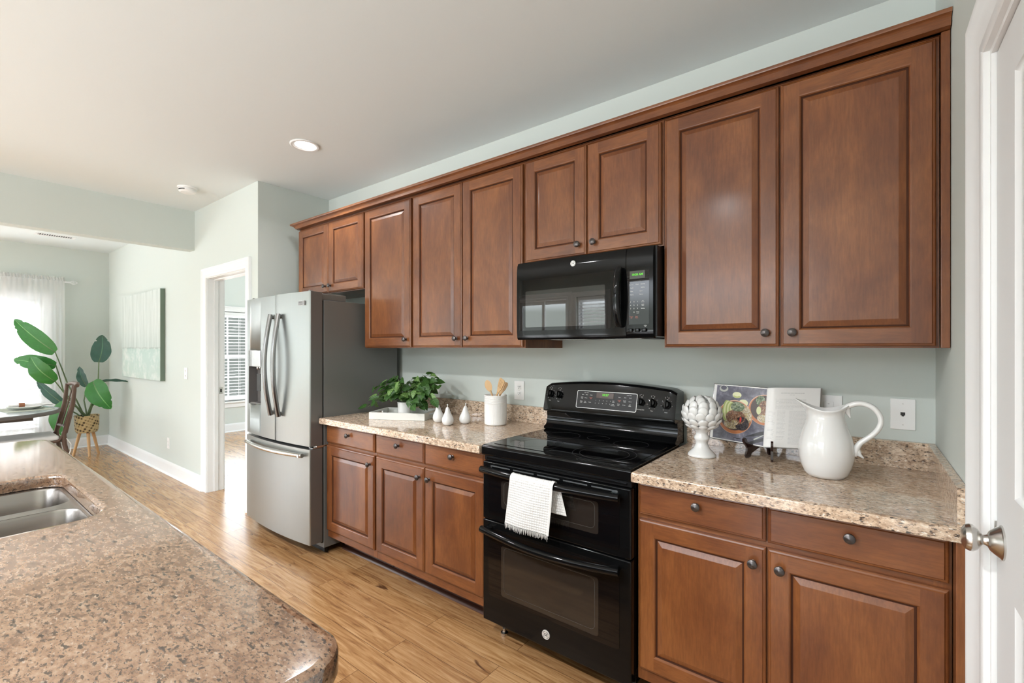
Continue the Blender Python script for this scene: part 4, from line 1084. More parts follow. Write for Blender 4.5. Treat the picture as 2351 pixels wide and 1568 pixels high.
outlet(-2.47, 1.110, BACK, 'white duplex outlet on the wall behind the trailing plant')
outlet(-1.715, 1.107, BACK, 'white duplex outlet on the wall behind the utensil crock')
outlet(-.118, 1.118, BACK, 'white wall plate with a rocker half hidden behind the book and pitcher', .092, .118, 'rocker')
outlet(.116, 1.118, BACK, 'white phone jack plate right of the pitcher', .074, .118, 'phone')
outlet(-5.50, 1.113, HALLY, 'white light switch on the wall between the painting and the doorway', .085, .118, 'switch')
outlet(-6.03, .332, HALLY, 'white outlet low on the wall below the painting', .072, .118)

# ------------------------------------------------------------------ things on the left counter
# serving tray (rotated)
TA = atan2(1.939-1.770, -2.190+2.524); TO = Vector((-2.524, 1.775, CT+.0005)); TR = Matrix.Translation(TO) @ Matrix.Rotation(TA, 4, 'Z')
TW, TD, TH = .378, .265, .045
t = thing('serving_tray', tuple(TO), 'white rectangular serving tray with cutout handles at the left of the counter', 'tray')
m = MB(); m.box(.004, TW-.004, .004, TD-.004, 0, .007, mat4=TR); m.build('base', 'mdf', t)
m = MB(); m.box(0, TW, 0, .010, .0, TH, bev=.0015, mat4=TR); m.box(0, TW, TD-.010, TD, .0, TH, bev=.0015, mat4=TR)
for x in (0, TW-.010):
    mt = TR @ Matrix(((0, 0, 1, x), (1, 0, 0, 0), (0, 1, 0, 0), (0, 0, 0, 1)))
    m.plate([(.010, 0), (TD-.010, 0), (TD-.010, TH), (.010, TH)], [rrect(TD/2-.048, TD/2+.048, .020, .034, .006, 5)], 0, .010, mat4=mt)
m.build('sides', 'mdf', t)
# potted pothos on the tray
pc = TR @ Vector((.178, .150, .0075))
t = thing('potted_pothos', tuple(pc), 'leafy green trailing plant in a small white pot on the tray', 'plant')
m = MB(); m.lathe([(.036, 0), (.040, .003), (.045, .07), (.0465, .092), (.0425, .092), (.041, .080), (0, .080)], tuple(pc), 36, capt=False); m.build('pot', plain('white_marbled_pot', (.80, .79, .77), .5), t)
m = MB(); m.lathe([(.0405, .0805), (0, .0825)], tuple(pc), 20, capb=False, capt=False); m.build('soil', 'soil', t)
rnd = random.Random(11)
lf = MB(); lf.slots = ['pothos', 'pothoslight']; st = MB()
def heart_leaf(mb, p, d, nrm, L, Wd, mi, curl=.25, fold=.18):
    """heart leaf from stalk point p growing along d, face normal nrm"""
    d = Vector(d).normalized(); nrm = Vector(nrm); s = d.cross(nrm).normalized(); n = s.cross(d).normalized()
    def f(u, v):
        w = Wd*(sin(pi*min(1, (u+.03))**.62)**.85 if u < 1 else 0)*(1 if u < .98 else 0)
        t_ = 2*v-1; back = -.13*L*abs(t_)*(1-u)**3
        q = p+d*(L*u+back)+s*(t_*w*.5)+n*(fold*abs(t_)*w*.5-curl*L*u*u)
        return q
    mb.grid(f, 8, 5, mi, True, uv=True)
vines = []
for k in range(46):
    az = rnd.uniform(0, 2*pi); le = rnd.uniform(.06, .23); up_ = rnd.uniform(.03, .125)
    vines.append((az, le, up_))
vines += [(pi+.15, .30, .06), (pi-.3, .27, .08), (pi+.5, .24, .10), (pi+.05, .22, .12), (-.25, .26, .10), (.35, .27, .13), (-.6, .22, .04), (-.15, .31, .085), (.75, .22, .15), (pi+.3, .33, .03)]
base_p = Vector(pc)+Vector((0, 0, .085))
for az, le, up_ in vines:
    P = []; ca_, sa_ = cos(az), sin(az)
    for j in range(9):
        s = j/8; q = base_p+Vector((ca_*le*s, sa_*le*s*.72, up_*1.5*sin(min(1, s*.9)*pi*.62)-.055*s*s*(le/.2)))
        q.y = min(q.y, BACK-.03); q.x = max(q.x, FX1+.05)
        P.append(q)
    st.tube(P, .0013, 5)
    nl = 2+int(le/.055)
    for j in range(nl):
        s = .42+.58*j/max(1, nl-1); i = min(8, int(s*8)); q = P[i]
        a2 = az+rnd.uniform(-1.3, 1.3); dz = rnd.uniform(-.9, .25)
        d = Vector((cos(a2), sin(a2)*.8, dz)); L = rnd.uniform(.045, .072)
        e = q+Vector((cos(a2)*.010, sin(a2)*.010, .006)); st.tube([q, e], .0008, 4)
        if e.y+d.normalized().y*L > BACK-.012: d.y = -abs(d.y)
        if e.x+d.normalized().x*L < FX1+.02: d.x = abs(d.x)*.3; d.z = -.9
        nr = Vector((rnd.uniform(-.5, .5), rnd.uniform(-1.1, -.1), rnd.uniform(.35, 1.2)))
        heart_leaf(lf, e, d, nr, L, L*rnd.uniform(.68, .86), 'pothoslight' if rnd.random() < .26 else 'pothos', rnd.uniform(.05, .35), rnd.uniform(.1, .3))
lf.build('foliage', None, t, sharp=180); st.build('stems', 'stem', t)
# ceramic pears
def pear(x, y, rot, lean, label):
    t = thing('ceramic_pear', (x, y, CT), label, 'figurine', 'white ceramic pears on the left counter')
    pr = [(.014, 0), (.022, .001), (.030, .008), (.0345, .020), (.0350, .032), (.0320, .045), (.0255, .058), (.0190, .072), (.0145, .086), (.0115, .097), (.0075, .104), (.003, .107)]
    m = MB(); m.lathe([(r*1.0, h*1.0) for r, h in pr], (x, y, CT+.0004), 32, mod=lambda p, a, r, h: (p[0]+lean*h*h*3, p[1], p[2])); m.build('body', 'ceramic', t)
    m = MB(); m.tube([(x+lean*.034, y, CT+.105), (x+lean*.037, y, CT+.113), (x+lean*.036+.003*cos(rot), y, CT+.1245)], [.0028, .0022, .0034], 8); m.build('pear_stem', 'ceramic', t)
pear(-2.092, 1.975, 0, -.1, 'white ceramic pear beside the corner of the tray, leftmost of three')
pear(-1.965, 1.930, 2, -.05, 'white ceramic pear in the middle of the three, nearest the counter edge')
pear(-1.925, 2.035, 1, .15, 'white ceramic pear nearest the utensil crock')
# utensil crock
CX, CY = -1.757, 2.125
t = thing('utensil_crock', (CX, CY, CT), 'white ribbed ceramic crock on the counter left of the range', 'crock')
prof = [(.060, 0), (.064, .002), (.0665, .006)]
for k in range(25): prof.append((.0665, .008+.118*k/24))
for k in range(28): prof.append((.0672+.0011*sin(k*pi/2+.3), .128+.040*k/27))
prof += [(.0685, .170), (.0690, .174), (.0670, .177), (.0640, .175), (.0625, .165), (.0620, .02), (0, .018)]
def ribs(p, a, r, h):
    if .006 < h < .127 and r > .065: k = 1+.014*cos(a*56); return (p[0]*k, p[1]*k, p[2])
    return p
m = MB(); m.lathe(prof, (CX, CY, CT+.0004), 224, mod=ribs, capt=False); m.build('pot', plain('ribbed_white_stoneware', (.84, .83, .81), .35), t, sharp=60)
def utensil(name, label, base, tip, kind, twist):
    t = thing(name, base, label, 'utensil'); b, e = Vector(base), Vector(tip); d = (e-b); L = d.length; d.normalize()
    s = Vector((cos(twist), sin(twist), 0)); s = (s-d*s.dot(d)).normalized(); n = s.cross(d)
    mt = Matrix(((s.x, d.x, n.x, b.x), (s.y, d.y, n.y, b.y), (s.z, d.z, n.z, b.z), (0, 0, 0, 1)))
    m = MB()
    if kind == 'spoon':
        m.tube([mt @ Vector((0, y, 0)) for y in (0, L*.4, L*.74)], [.0055, .005, .0055], 10); m.build('handle', 'bamboo', t)
        m = MB()
        def f(u, v):
            w = .0265*sin(pi*min(1, max(0, u*.94+.06)))**.55*(1-.15*(1-u)); a = 2*pi*v; y = L*.72+L*.28*u
            dish = -.006*sin(pi*u)*max(0, cos(a)*-1+.0)
            return mt @ Vector((w*sin(a), y, .0032*cos(a)*(sin(pi*min(1, u*.9+.08)))+.004*sin(pi*u)*(abs(sin(a))-.6)))
        m.grid(f, 14, 20, closev=True); m.build('bowl', 'bamboo', t)
    else:
        m.tube([mt @ Vector((0, y, 0)) for y in (0, L*.4, L*.68)], [.006, .0055, .006], 10); m.build('handle', 'bamboo', t)
        m = MB(); w = .031; y0 = L*.64
        out = [(-.006, y0), (.006, y0), (.012, y0+.018), (.025, y0+.045), (w, L-.014), (w-.004, L-.003), (w-.012, L), (-w+.012, L-.004), (-w+.003, L-.009), (-w, L-.02), (-.025, y0+.045), (-.012, y0+.018)]
        holes = [rrect(x-.0014, x+.0014, y0+.040, L-.014, .0013, 3) for x in (-.013, 0, .013)]
        m.plate(out, holes, -.0018, .0018, mat4=mt); m.build('slotted_blade', 'bamboo', t)
zb_ = CT+.025
utensil('wooden_spoon', 'wooden spoon leaning left in the white crock', (CX+.035, CY+.015, zb_), (CX-.078, CY+.005, CT+.262), 'spoon', .15)
utensil('wooden_spatula', 'slotted wooden spatula standing at the back of the white crock', (CX-.03, CY-.01, zb_), (CX+.046, CY+.030, CT+.258), 'spat', .0)
utensil('wooden_spatula', 'slotted wooden spatula leaning farthest right in front in the white crock', (CX-.042, CY-.02, zb_), (CX+.078, CY-.030, CT+.278), 'spat', -.35)

# ------------------------------------------------------------------ things on the right counter
AX, AY = -.548, 2.035
t = thing('artichoke_finial', (AX, AY, CT), 'white ceramic artichoke on a turned pedestal beside the range', 'figurine')
m = MB(); m.lathe([(.054, 0), (.0565, .003), (.0555, .010), (.046, .020), (.032, .034), (.0245, .052), (.0235, .062), (.029, .070), (.0315, .077), (.0290, .085), (.0235, .093), (.0245, .102), (.034, .112), (.040, .120)], (AX, AY, CT+.0004), 40); m.build('pedestal', 'ceramic', t, sharp=60)
HC = Vector((AX, AY, CT+.178)); m = MB(); m.lathe([(.0*1+.01, -.064), (.036, -.055), (.058, -.036), (.066, -.010), (.066, .012), (.056, .036), (.034, .054), (.008, .061)], tuple(HC), 32)
def petal(mb, az, el, L, w, lift):
    c, s = cos(az), sin(az); n0 = Vector((c*cos(el), s*cos(el), sin(el))); up_ = Vector((-c*sin(el), -s*sin(el), cos(el))); sd = n0.cross(up_)
    R = .070+lift; o = HC+n0*R
    def f(u, v):
        a = 2*pi*v; r = u
        x = w*.5*r*sin(a); y = L*.5*r*cos(a)
        hgt = .0085*sqrt(max(0, 1-r*r))-.10*(x*x+y*y)/.02*.06+y*(.30 if y > 0 else .22)
        return o+sd*x+up_*y+n0*hgt
    mb.grid(f, 6, 16, closev=True)
for row, (el, n, L, w) in enumerate([(-.80, 9, .040, .038), (-.46, 11, .043, .040), (-.12, 12, .045, .040), (.22, 11, .045, .040), (.56, 9, .044, .038), (.90, 6, .042, .036), (1.25, 3, .036, .032)]):
    for k in range(n): petal(m, 2*pi*(k+.5*(row % 2))/n+.2, el, L, w, .0005+.0012*(row % 2))
m.build('artichoke_head', 'ceramic', t, sharp=80)

# easel
HG = Vector((-.318, 2.235, CT)); E1 = Vector((-.398, 2.105, CT)); E2 = Vector((-.293, 2.085, CT))
t = thing('book_easel', tuple(HG), 'small dark lacquered wooden easel holding the open cookbook', 'easel')
def side(a, name):
    d = (a-HG); L = d.length; d.normalize(); n = Vector((-d.y, d.x, 0))
    mt = Matrix(((d.x, 0, n.x, HG.x), (d.y, 0, n.y, HG.y), (0, 1, 0, HG.z), (0, 0, 0, 1)))
    P = [(0, .0005), (.012, .0005), (.018, .010), (.022, .028), (.034, .040), (.055, .044), (.078, .036), (L-.038, .018), (L-.032, .004), (L-.022, .0005), (L-.010, .0005), (L-.006, .010), (L-.012, .026), (L-.014, .042), (L-.004, .056), (L+.006, .068), (L+.006, .080), (L-.002, .085), (L-.010, .080), (L-.014, .068), (L-.030, .056), (L-.055, .056), (.035, .062), (.022, .085), (.014, .150), (.006, .158), (0, .155)]
    m = MB(); m.plate(P, [], -.0045, .0045, mat4=mt)
    bmesh.ops.bevel(m.bm, geom=[e for e in m.bm.edges if len(e.link_faces) == 2 and e.calc_face_angle(0) > 1.2 and e.calc_length() > .002], offset=.0012, segments=2, affect='EDGES')
    m.build(name, 'darkwood', t)
side(E1, 'side_frame'); side(E2, 'side_frame')
m = MB(); m.lathe([(.003, .02), (.003, .12)], tuple(HG+Vector((0, .004, 0))), 10); m.build('hinge', 'chrome', t)

# cookbook
BLc, BS, BR = Vector((-.556, 2.196, CT+.053)), Vector((-.331, 2.132, CT+.050)), Vector((-.148, 2.205, CT+.053))
LEAN = Vector((.006, .062, .238)); 
t = thing('open_cookbook', tuple(BS), 'open cookbook with a food photo on its left page, propped on the dark easel', 'book')
def off(v, n, d): return v+n*d
nL = (BS-BLc).cross(LEAN).normalized(); nR = (BR-BS).cross(LEAN).normalized()
if nL.y > 0: nL = -nL
if nR.y > 0: nR = -nR
M['page'] = plain('page_paper', (.82, .81, .79), .35, coat=.15, coatr=.2)
M['pageedge'] = plain('page_edges', (.55, .54, .52), .8)
m = MB()
def slab(a, b, lean, n, t0, t1, mt, ext=0):
    a, b = a-(b-a).normalized()*0, b
    vs = [m.bm.verts.new(p+n*tt) for tt in (t0, t1) for p in (a, b, b+lean, a+lean)]
    for q in ((0, 1, 2, 3), (7, 6, 5, 4), (0, 4, 5, 1), (1, 5, 6, 2), (2, 6, 7, 3), (3, 7, 4, 0)): m.faces([m.bm.faces.new([vs[i] for i in q])], mt)
eL = (BS-BLc).normalized(); eR = (BR-BS).normalized()
slab(BLc-eL*.005-LEAN*.012, BS-LEAN*.012, LEAN*1.024, nL, -.006, -.003, 'darkwood'); slab(BS-LEAN*.012, BR+eR*.006-LEAN*.012, LEAN*1.024, nR, -.006, -.003, 'pageedge')
m.build('cover', None, t)
def pageL(u, v): return BLc+(BS-BLc)*u+LEAN*v+nL*(.0005+.006*sin(pi*u)**1.2*(1-u*.3)+.010*exp(-((1-u)/.06)**2)*0)
def pageR(u, v): 
    # thick block arching up from the spine
    return BS+(BR-BS)*u*.97+LEAN*v+nR*(.001+.020*(1-exp(-u/.10))*(1-.25*u))
m = MB(); m.grid(pageL, 20, 2, 'page', True); P = m.grid(lambda u, v: pageL(u, v)-nL*(.003+.006*sin(pi*u)**1.2*(1-u*.3)), 20, 2, 'pageedge', False); m.build('left_pages', None, t, sharp=60)
m = MB(); a = m.grid(pageR, 24, 2, 'page', True); b = m.grid(lambda u, v: BS+(BR-BS)*u+LEAN*v-nR*.003, 24, 2, 'pageedge', False)
for i in range(23):
    for j in (0, 1): m.faces([m.bm.faces.new((a[i][j], a[i+1][j], b[i+1][j], b[i][j]))], 'pageedge')
m.faces([m.bm.faces.new((a[-1][0], a[-1][1], b[-1][1], b[-1][0]))], 'pageedge')
m.build('right_pages', None, t, sharp=60)
# photo printed on the left page, built as thin printed patches following the page
def slate():
    mm = bpy.data.materials.new('printed_slate'); t_, b_, o_ = nodes_of(mm)
    n_ = noise(t_, posvec(t_, (1, 1, 1)), 22, 8, .65, .4); c_ = ramp(t_, n_, [(.3, (.035, .035, .055)), (.5, (.11, .11, .15)), (.62, (.22, .21, .26)), (.75, (.5, .48, .5))])
    t_.links.new(c_, b_.inputs['Base Color']); setp(b_, rough=.3); return mm
def speck(name, cols, scale):
    mm = bpy.data.materials.new(name); t_, b_, o_ = nodes_of(mm); vo = t_.nodes.new('ShaderNodeTexVoronoi'); vo.inputs['Scale'].default_value = scale
    t_.links.new(posvec(t_), vo.inputs['Vector']); sp = t_.nodes.new('ShaderNodeSeparateColor'); t_.links.new(vo.outputs['Color'], sp.inputs[0])
    st_ = [(i/len(cols), c_) for i, c_ in enumerate(cols)]; r_ = ramp(t_, sp.outputs[0], st_)
    ed = ramp(t_, vo.outputs['Distance'], [(.3/scale*60*.01, (1, 1, 1)), (.9, (.35, .3, .28))])
    t_.links.new(mixc(t_, 1, r_, ed, 'MULTIPLY'), b_.inputs['Base Color']); setp(b_, rough=.35); return mm
M['slate'] = slate(); M['orangebowl'] = plain('printed_orange_bowl', (.52, .19, .075), .35); M['bowlrim'] = plain('printed_bowl_rim', (.75, .50, .38), .35); M['bowldark'] = plain('printed_bowl_inside', (.07, .045, .04), .35)
M['pork'] = speck('printed_shredded_pork', [(.55, .33, .20), (.32, .14, .07), (.70, .50, .36), (.15, .06, .04), (.42, .22, .12)], 230)
M['corn'] = speck('printed_corn_rice', [(.80, .70, .45), (.66, .52, .24), (.88, .82, .65)], 190)
M['beans'] = speck('printed_black_beans', [(.02, .015, .02), (.05, .04, .05), (.10, .09, .10)], 170)
M['herb'] = speck('printed_herbs', [(.10, .22, .08), (.30, .42, .22), (.05, .12, .05), (.45, .55, .38)], 200)
M['avo'] = plain('printed_avocado', (.38, .47, .14), .35); M['avol'] = plain('printed_avocado_light', (.66, .70, .38), .35); M['lime'] = plain('printed_lime', (.75, .76, .48), .35); M['limes'] = plain('printed_lime_skin', (.45, .50, .14), .35)
M['blackknife'] = plain('printed_cutlery', (.02, .02, .025), .35); M['pepper'] = plain('printed_pepper', (.7, .07, .06), .35); M['printgrey'] = plain('printed_grey', (.45, .46, .42), .35)
pm = MB()
def patch(poly, mt, lay):
    """poly in page coords (u 0..1, v 0..1), clipped to the picture area"""
    pts = [(min(.995, max(.055, u)), min(.985, max(.015, v))) for u, v in poly]; d = .0001+lay*.00006
    c = (sum(p[0] for p in pts)/len(pts), sum(p[1] for p in pts)/len(pts))
    vs = [pm.bm.verts.new(pageL(*p)+nL*d) for p in pts]; cv = pm.bm.verts.new(pageL(*c)+nL*d)
    for i in range(len(vs)):
        if (vs[i].co-vs[(i+1) % len(vs)].co).length > 1e-6: pm.faces([pm.bm.faces.new((cv, vs[i], vs[(i+1) % len(vs)]))], mt)
pm.grid(lambda u, v: pageL(.055+.94*u, .015+.97*v)+nL*.0001, 24, 6, 'slate', True)
def ell(cu, cv, ru, rv, n=28, a0=0, a1=360, rot=0):
    P = []
    for k in range(n):
        a = radians(a0+(a1-a0)*k/(n-1 if a1-a0 < 360 else n)); x, y = cos(a), sin(a)
        P.append((cu+ru*(x*cos(rot)-y*sin(rot)), cv+rv*(x*sin(rot)+y*cos(rot))))
    return P
K = 1.06
patch(ell(.20, .93, .09, .06), 'printgrey', 1); patch(ell(.20, .945, .06, .04), 'slate', 2)
patch(ell(.47, .83, .085, .055, rot=-.2), 'lime', 2); patch(ell(.47, .815, .07, .035, a0=180, a1=360), 'limes', 3)
patch(ell(.60, .70, .085, .06, rot=.2), 'lime', 2)
for (cu, cv, r, lay) in ((.455, .435, .325, 3), (.98, .62, .285, 3)):
    patch(ell(cu, cv, r, r*.92, 48), 'bowlrim', lay); patch(ell(cu, cv-.004, r*.975, r*.895, 48), 'orangebowl', lay+1); patch(ell(cu+.0, cv+.02, r*.86, r*.80, 48), 'bowldark', lay+2)
patch(ell(.53, .47, .24, .21), 'corn', 7)
for i in range(7): patch(ell(.285+i*.030, .53+.015*i-.004*i*i*.3, .075, .19-.018*i, 20, rot=-.35), 'avo' if i % 2 == 0 else 'avol', 8+i)
patch(ell(.42, .30, .16, .085), 'corn', 15); patch(ell(.60, .33, .13, .12), 'beans', 16); patch(ell(.475, .43, .185, .13, rot=.2), 'pork', 17)
patch(ell(.46, .33, .07, .05), 'corn', 18); patch(ell(.50, .62, .13, .085, rot=.3), 'herb', 19); patch(ell(.575, .40, .018, .05, rot=-.5), 'pepper', 20)
patch(ell(.90, .77, .08, .09), 'herb', 8); patch(ell(.97, .64, .10, .14), 'pork', 9); patch(ell(.96, .47, .10, .07), 'corn', 10); patch(ell(.88, .60, .04, .07, rot=.5), 'avol', 11)
patch([(.45, .075), (.99, .26), (.99, .20), (.55, .055)], 'blackknife', 3); patch([(.70, .02), (.99, .15), (.99, .09), (.80, .015)], 'blackknife', 4); patch([(.82, .10), (.99, .20), (.99, .185), (.84, .085)], 'printgrey', 5)
pm.build('printed_photo', None, t, sharp=180)
tm = MB(); rt = random.Random(3)
def tline(u0, u1, v, h, mt='inkgrey'):
    u = u0
    while u < u1-.01:
        w = min(rt.uniform(.03, .09), u1-u)
        vs = [tm.bm.verts.new(pageR(a, b)+nR*.00015) for a, b in ((u, v), (u+w, v), (u+w, v+h), (u, v+h))]; tm.faces([tm.bm.faces.new(vs)], mt); u += w+.007
M['inkgrey'] = plain('print_ink_grey', (.50, .50, .50), .6)
tline(.25, .70, .905, .007); tline(.42, .53, .875, .004)
for k in range(9): tline(.16, .74 if k < 8 else .5, .805-k*.0205, .0036)
for u0, u1, n, v0 in ((.04, .17, 22, .595), (.20, .37, 23, .605), (.43, .92, 26, .60)):
    for k in range(n):
        if u0 < .4 and rt.random() < .12: continue
        tline(u0, u1-rt.uniform(0, .06 if u0 < .4 else .015), v0-k*.0215, .0038)
tm.build('printed_text', None, t, sharp=180)

# pitcher
PX, PY = -.110, 1.985
t = thing('pitcher', (PX, PY, CT), 'large glossy white ceramic pitcher with a curled handle', 'pitcher')
prof = [(.045, 0), (.056, .002), (.066, .014), (.076, .040), (.083, .070), (.0845, .095), (.081, .125), (.073, .155), (.0635, .182), (.0575, .203), (.0555, .218), (.058, .232), (.065, .246), (.0715, .255), (.0705, .258), (.064, .250), (.056, .236), (.0525, .218), (.055, .20), (.062, .175), (.07, .15), (.077, .12), (.077, .08), (.065, .03), (.03, .012), (0, .011)]
SP = pi+.12          # spout direction
def pit(p, a, r, h):
    if h < .19: return p
    w = min(1, (h-.19)/.065); d = atan2(sin(a-SP), cos(a-SP)); sp = exp(-(d/.56)**2); bk = exp(-((pi-abs(d))/.75)**2)
    sidew = sin(d)**2
    k = 1+w*w*(+.30*sp-.16*sidew*.9-.02*bk); z = p[2]+w*w*(.014*sp-.020*sidew+.004*bk)
    return (p[0]*k, p[1]*k, z)
m = MB(); m.lathe(prof, (PX, PY, CT+.0004), 72, mod=pit, capt=False); m.build('body', 'ceramic', t, sharp=70)
H = []
hc = [(.050, .240), (.066, .256), (.088, .266), (.110, .266), (.132, .256), (.148, .236), (.154, .212), (.148, .188), (.134, .166), (.116, .148), (.099, .132), (.089, .114), (.085, .096), (.083, .084)]
fx, fy = cos(.12), -.12*.0-.05
rr = [.009, .0095, .0095, .009, .009, .0085, .0085, .0085, .0085, .0085, .009, .010, .0095, .006]
def smooth_path(P, k=4):
    Q = []
    for i in range(len(P)-1):
        a, b, c, d = P[max(i-1, 0)], P[i], P[i+1], P[min(i+2, len(P)-1)]
        for j in range(k):
            q = j/k; Q.append(tuple(.5*((2*B)+(-A+C)*q+(2*A-5*B+4*C-D)*q*q+(-A+3*B-3*C+D)*q**3) for A, B, C, D in zip(a, b, c, d)))
    return Q+[tuple(P[-1])]
hp = smooth_path([(x, z, r) for (x, z), r in zip(hc, rr)])
m = MB(); m.tube([(PX+x*cos(-.05), PY+x*sin(-.05), CT+z) for x, z, r in hp], [r for x, z, r in hp], 16, flat=1.15, up=(0, 0, 1))
m.tube([(PX+.062, PY-.003, CT+.250), (PX+.064, PY-.003, CT+.232), (PX+.070, PY-.003, CT+.216)], [.009, .007, .0025], 10)
m.tube([(PX+.088, PY-.004, CT+.110), (PX+.096, PY-.005, CT+.090), (PX+.108, PY-.005, CT+.080)], [.010, .007, .0015], 10)
m.build('handle', 'ceramic', t, sharp=70)

# ------------------------------------------------------------------ towel over the upper oven handle
hx = lambda x: RY-.034-.030*sin(pi*(x-(RX0+.020))/(RX1-RX0-.055))
t = thing('kitchen_towel', (-1.09, 1.57, .83), 'white waffle-weave towel with fringed hem hung over the upper oven handle', 'towel')
TX0, TX1 = -1.205, -.990; HZ = .812; rb = .0225
def towel_pt(u, s):
    """u 0..1 across; s arc length: s<0 behind the bar, s>0 in front"""
    x = TX0+(TX1-TX0)*u; yb = hx(x); L = pi*rb
    if s < 0: x2 = x+.035*min(1, -s*8); return Vector((x2+.010, min(RY-.006, yb+rb), HZ+s)), Vector((0, 1, 0))
    if s < L: a = s/rb; return Vector((x, yb+rb*cos(a), HZ+rb*sin(a))), Vector((0, cos(a), sin(a)))
    d = s-L; x2 = x-.030*(d/.2)*(1-u*.35); fold = .0035*sin(u*7+d*12)*min(1, d*12)
    return Vector((x2, yb-rb-.004*min(1, d*6)+fold+d*.02, HZ-d)), Vector((0, -1, .05))
def wf(u, s, c=.0105):
    a = abs(sin(pi*(u*(TX1-TX0))/c)); b = abs(sin(pi*s/c)); return -.0048*min(a, b)**.8
def towel_f(sa_, sb_):
    def f(u, v):
        s = sa_+(sb_-sa_)*v; p, n = towel_pt(u, s)
        hem = min(1, min(u, 1-u)/.04)
        return p+n*(wf(u, s)*hem)
    return f
m = MB(); SB = pi*rb+.195; front = towel_f(-.115, SB)
m.grid(front, 110, 190, smooth=True)
# second folded layer edge on the right
m.grid(lambda u, v: towel_pt(1, pi*rb*.5+v*(SB-pi*rb*.5))[0]+Vector((-.012+.016*u, .006-.006*u-.004*sin(pi*u), 0)), 6, 40, smooth=True)
wv = m.build('cloth', 'cloth', t, sharp=180)
m = MB(); rf = random.Random(5)
for k in range(62):
    u = (k+.5)/62; p, n = towel_pt(u, SB); dx = rf.uniform(-.004, .003); L = rf.uniform(.014, .024)
    m.tube([p, p+Vector((dx*.4, rf.uniform(-.002, .001), -L*.5)), p+Vector((dx, rf.uniform(-.003, .002), -L))], [.0011, .0009, .0004], 5)
m.build('fringe', 'cloth', t)

# ------------------------------------------------------------------ dining side
# painting
PXa, PXb, PZa, PZb = -7.66, -6.145, 1.007, 2.030
t = thing('canvas_painting', (-6.9, HALLY, PZa), 'pale abstract landscape canvas with green sides on the wall', 'painting')
m = MB(); m.box(PXa, PXb, HALLY-.046, HALLY-.001, PZa, PZb, bev=.002); m.build('stretched_canvas', plain('canvas_green_side', (.15, .20, .155), .8), t)
def paintmat():
    mm = bpy.data.materials.new('abstract_paint'); t_, b_, o_ = nodes_of(mm); g = t_.nodes.new('ShaderNodeNewGeometry'); sp = t_.nodes.new('ShaderNodeSeparateXYZ'); t_.links.new(g.outputs['Position'], sp.inputs[0])
    mp = t_.nodes.new('ShaderNodeMapRange'); mp.inputs[1].default_value = PZa; mp.inputs[2].default_value = PZb; t_.links.new(sp.outputs[2], mp.inputs[0])
    nz = noise(t_, posvec(t_, (6, 6, 6)), 1.3, 6, .7); ad = t_.nodes.new('ShaderNodeMath'); ad.operation = 'MULTIPLY_ADD'; ad.inputs[1].default_value = .045; t_.links.new(nz, ad.inputs[0]); t_.links.new(mp.outputs[0], ad.inputs[2])
    base_ = ramp(t_, ad.outputs[0], [(0, (.47, .56, .50)), (.30, (.44, .55, .50)), (.365, (.40, .52, .47)), (.38, (.33, .38, .35)), (.395, (.49, .54, .505)), (.6, (.55, .585, .555)), (1, (.56, .60, .575))])
    stv = noise(t_, posvec(t_, (9, 9, .7)), 2.2, 6, .7); str_ = ramp(t_, stv, [(.35, (.84, .87, .85)), (.6, (1.1, 1.1, 1.1))])
    blot = noise(t_, posvec(t_), 7, 6, .7); bl = ramp(t_, blot, [(.45, (0, 0, 0)), (.62, (.8, .8, .8))])
    top = mixc(t_, 1, base_, str_, 'MULTIPLY'); bot = mixc(t_, bl, base_, (.66, .68, .64))
    ms = ramp(t_, ad.outputs[0], [(.37, (0, 0, 0)), (.40, (1, 1, 1))]); t_.links.new(mixc(t_, ms, bot, top), b_.inputs['Base Color']); setp(b_, rough=.6); bump(t_, b_, blot, .3, .004); return mm
m = MB(); m.box(PXa+.0015, PXb-.0015, HALLY-.0472, HALLY-.0458, PZa+.0015, PZb-.0015); m.build('painted_face', paintmat(), t)

# sheer curtains and rod
RZ = 2.255; RXp = FAR+.085
t = thing('curtain_rod', (RXp, 0, RZ), 'white curtain rod with a wire cage finial over the dining window', 'curtain rod')
m = MB(); m.tube([(RXp, -1.5, RZ), (RXp, 1.265, RZ)], .011, 12); m.build('rod', 'trim', t)
m = MB()
for k in range(6):
    a = k*pi/3; P = []
    for j in range(9): s = j/8; a2 = a+1.4*s; r = .024*sin(pi*s); P.append((RXp+r*cos(a2), 1.265+.085*s, RZ+r*sin(a2)))
    m.tube(P, .0035, 6)
m.lathe([(.014, 0), (.014, .012), (.009, .016)], (RXp, 1.258, RZ), 14, 1); m.build('finial', 'trim', t)
m = MB(); m.box(FAR+.001, FAR+.007, 1.18, 1.205, RZ-.04, RZ+.03); m.box(FAR+.006, RXp, 1.186, 1.199, RZ-.022, RZ-.012); m.build('bracket', 'trim', t)
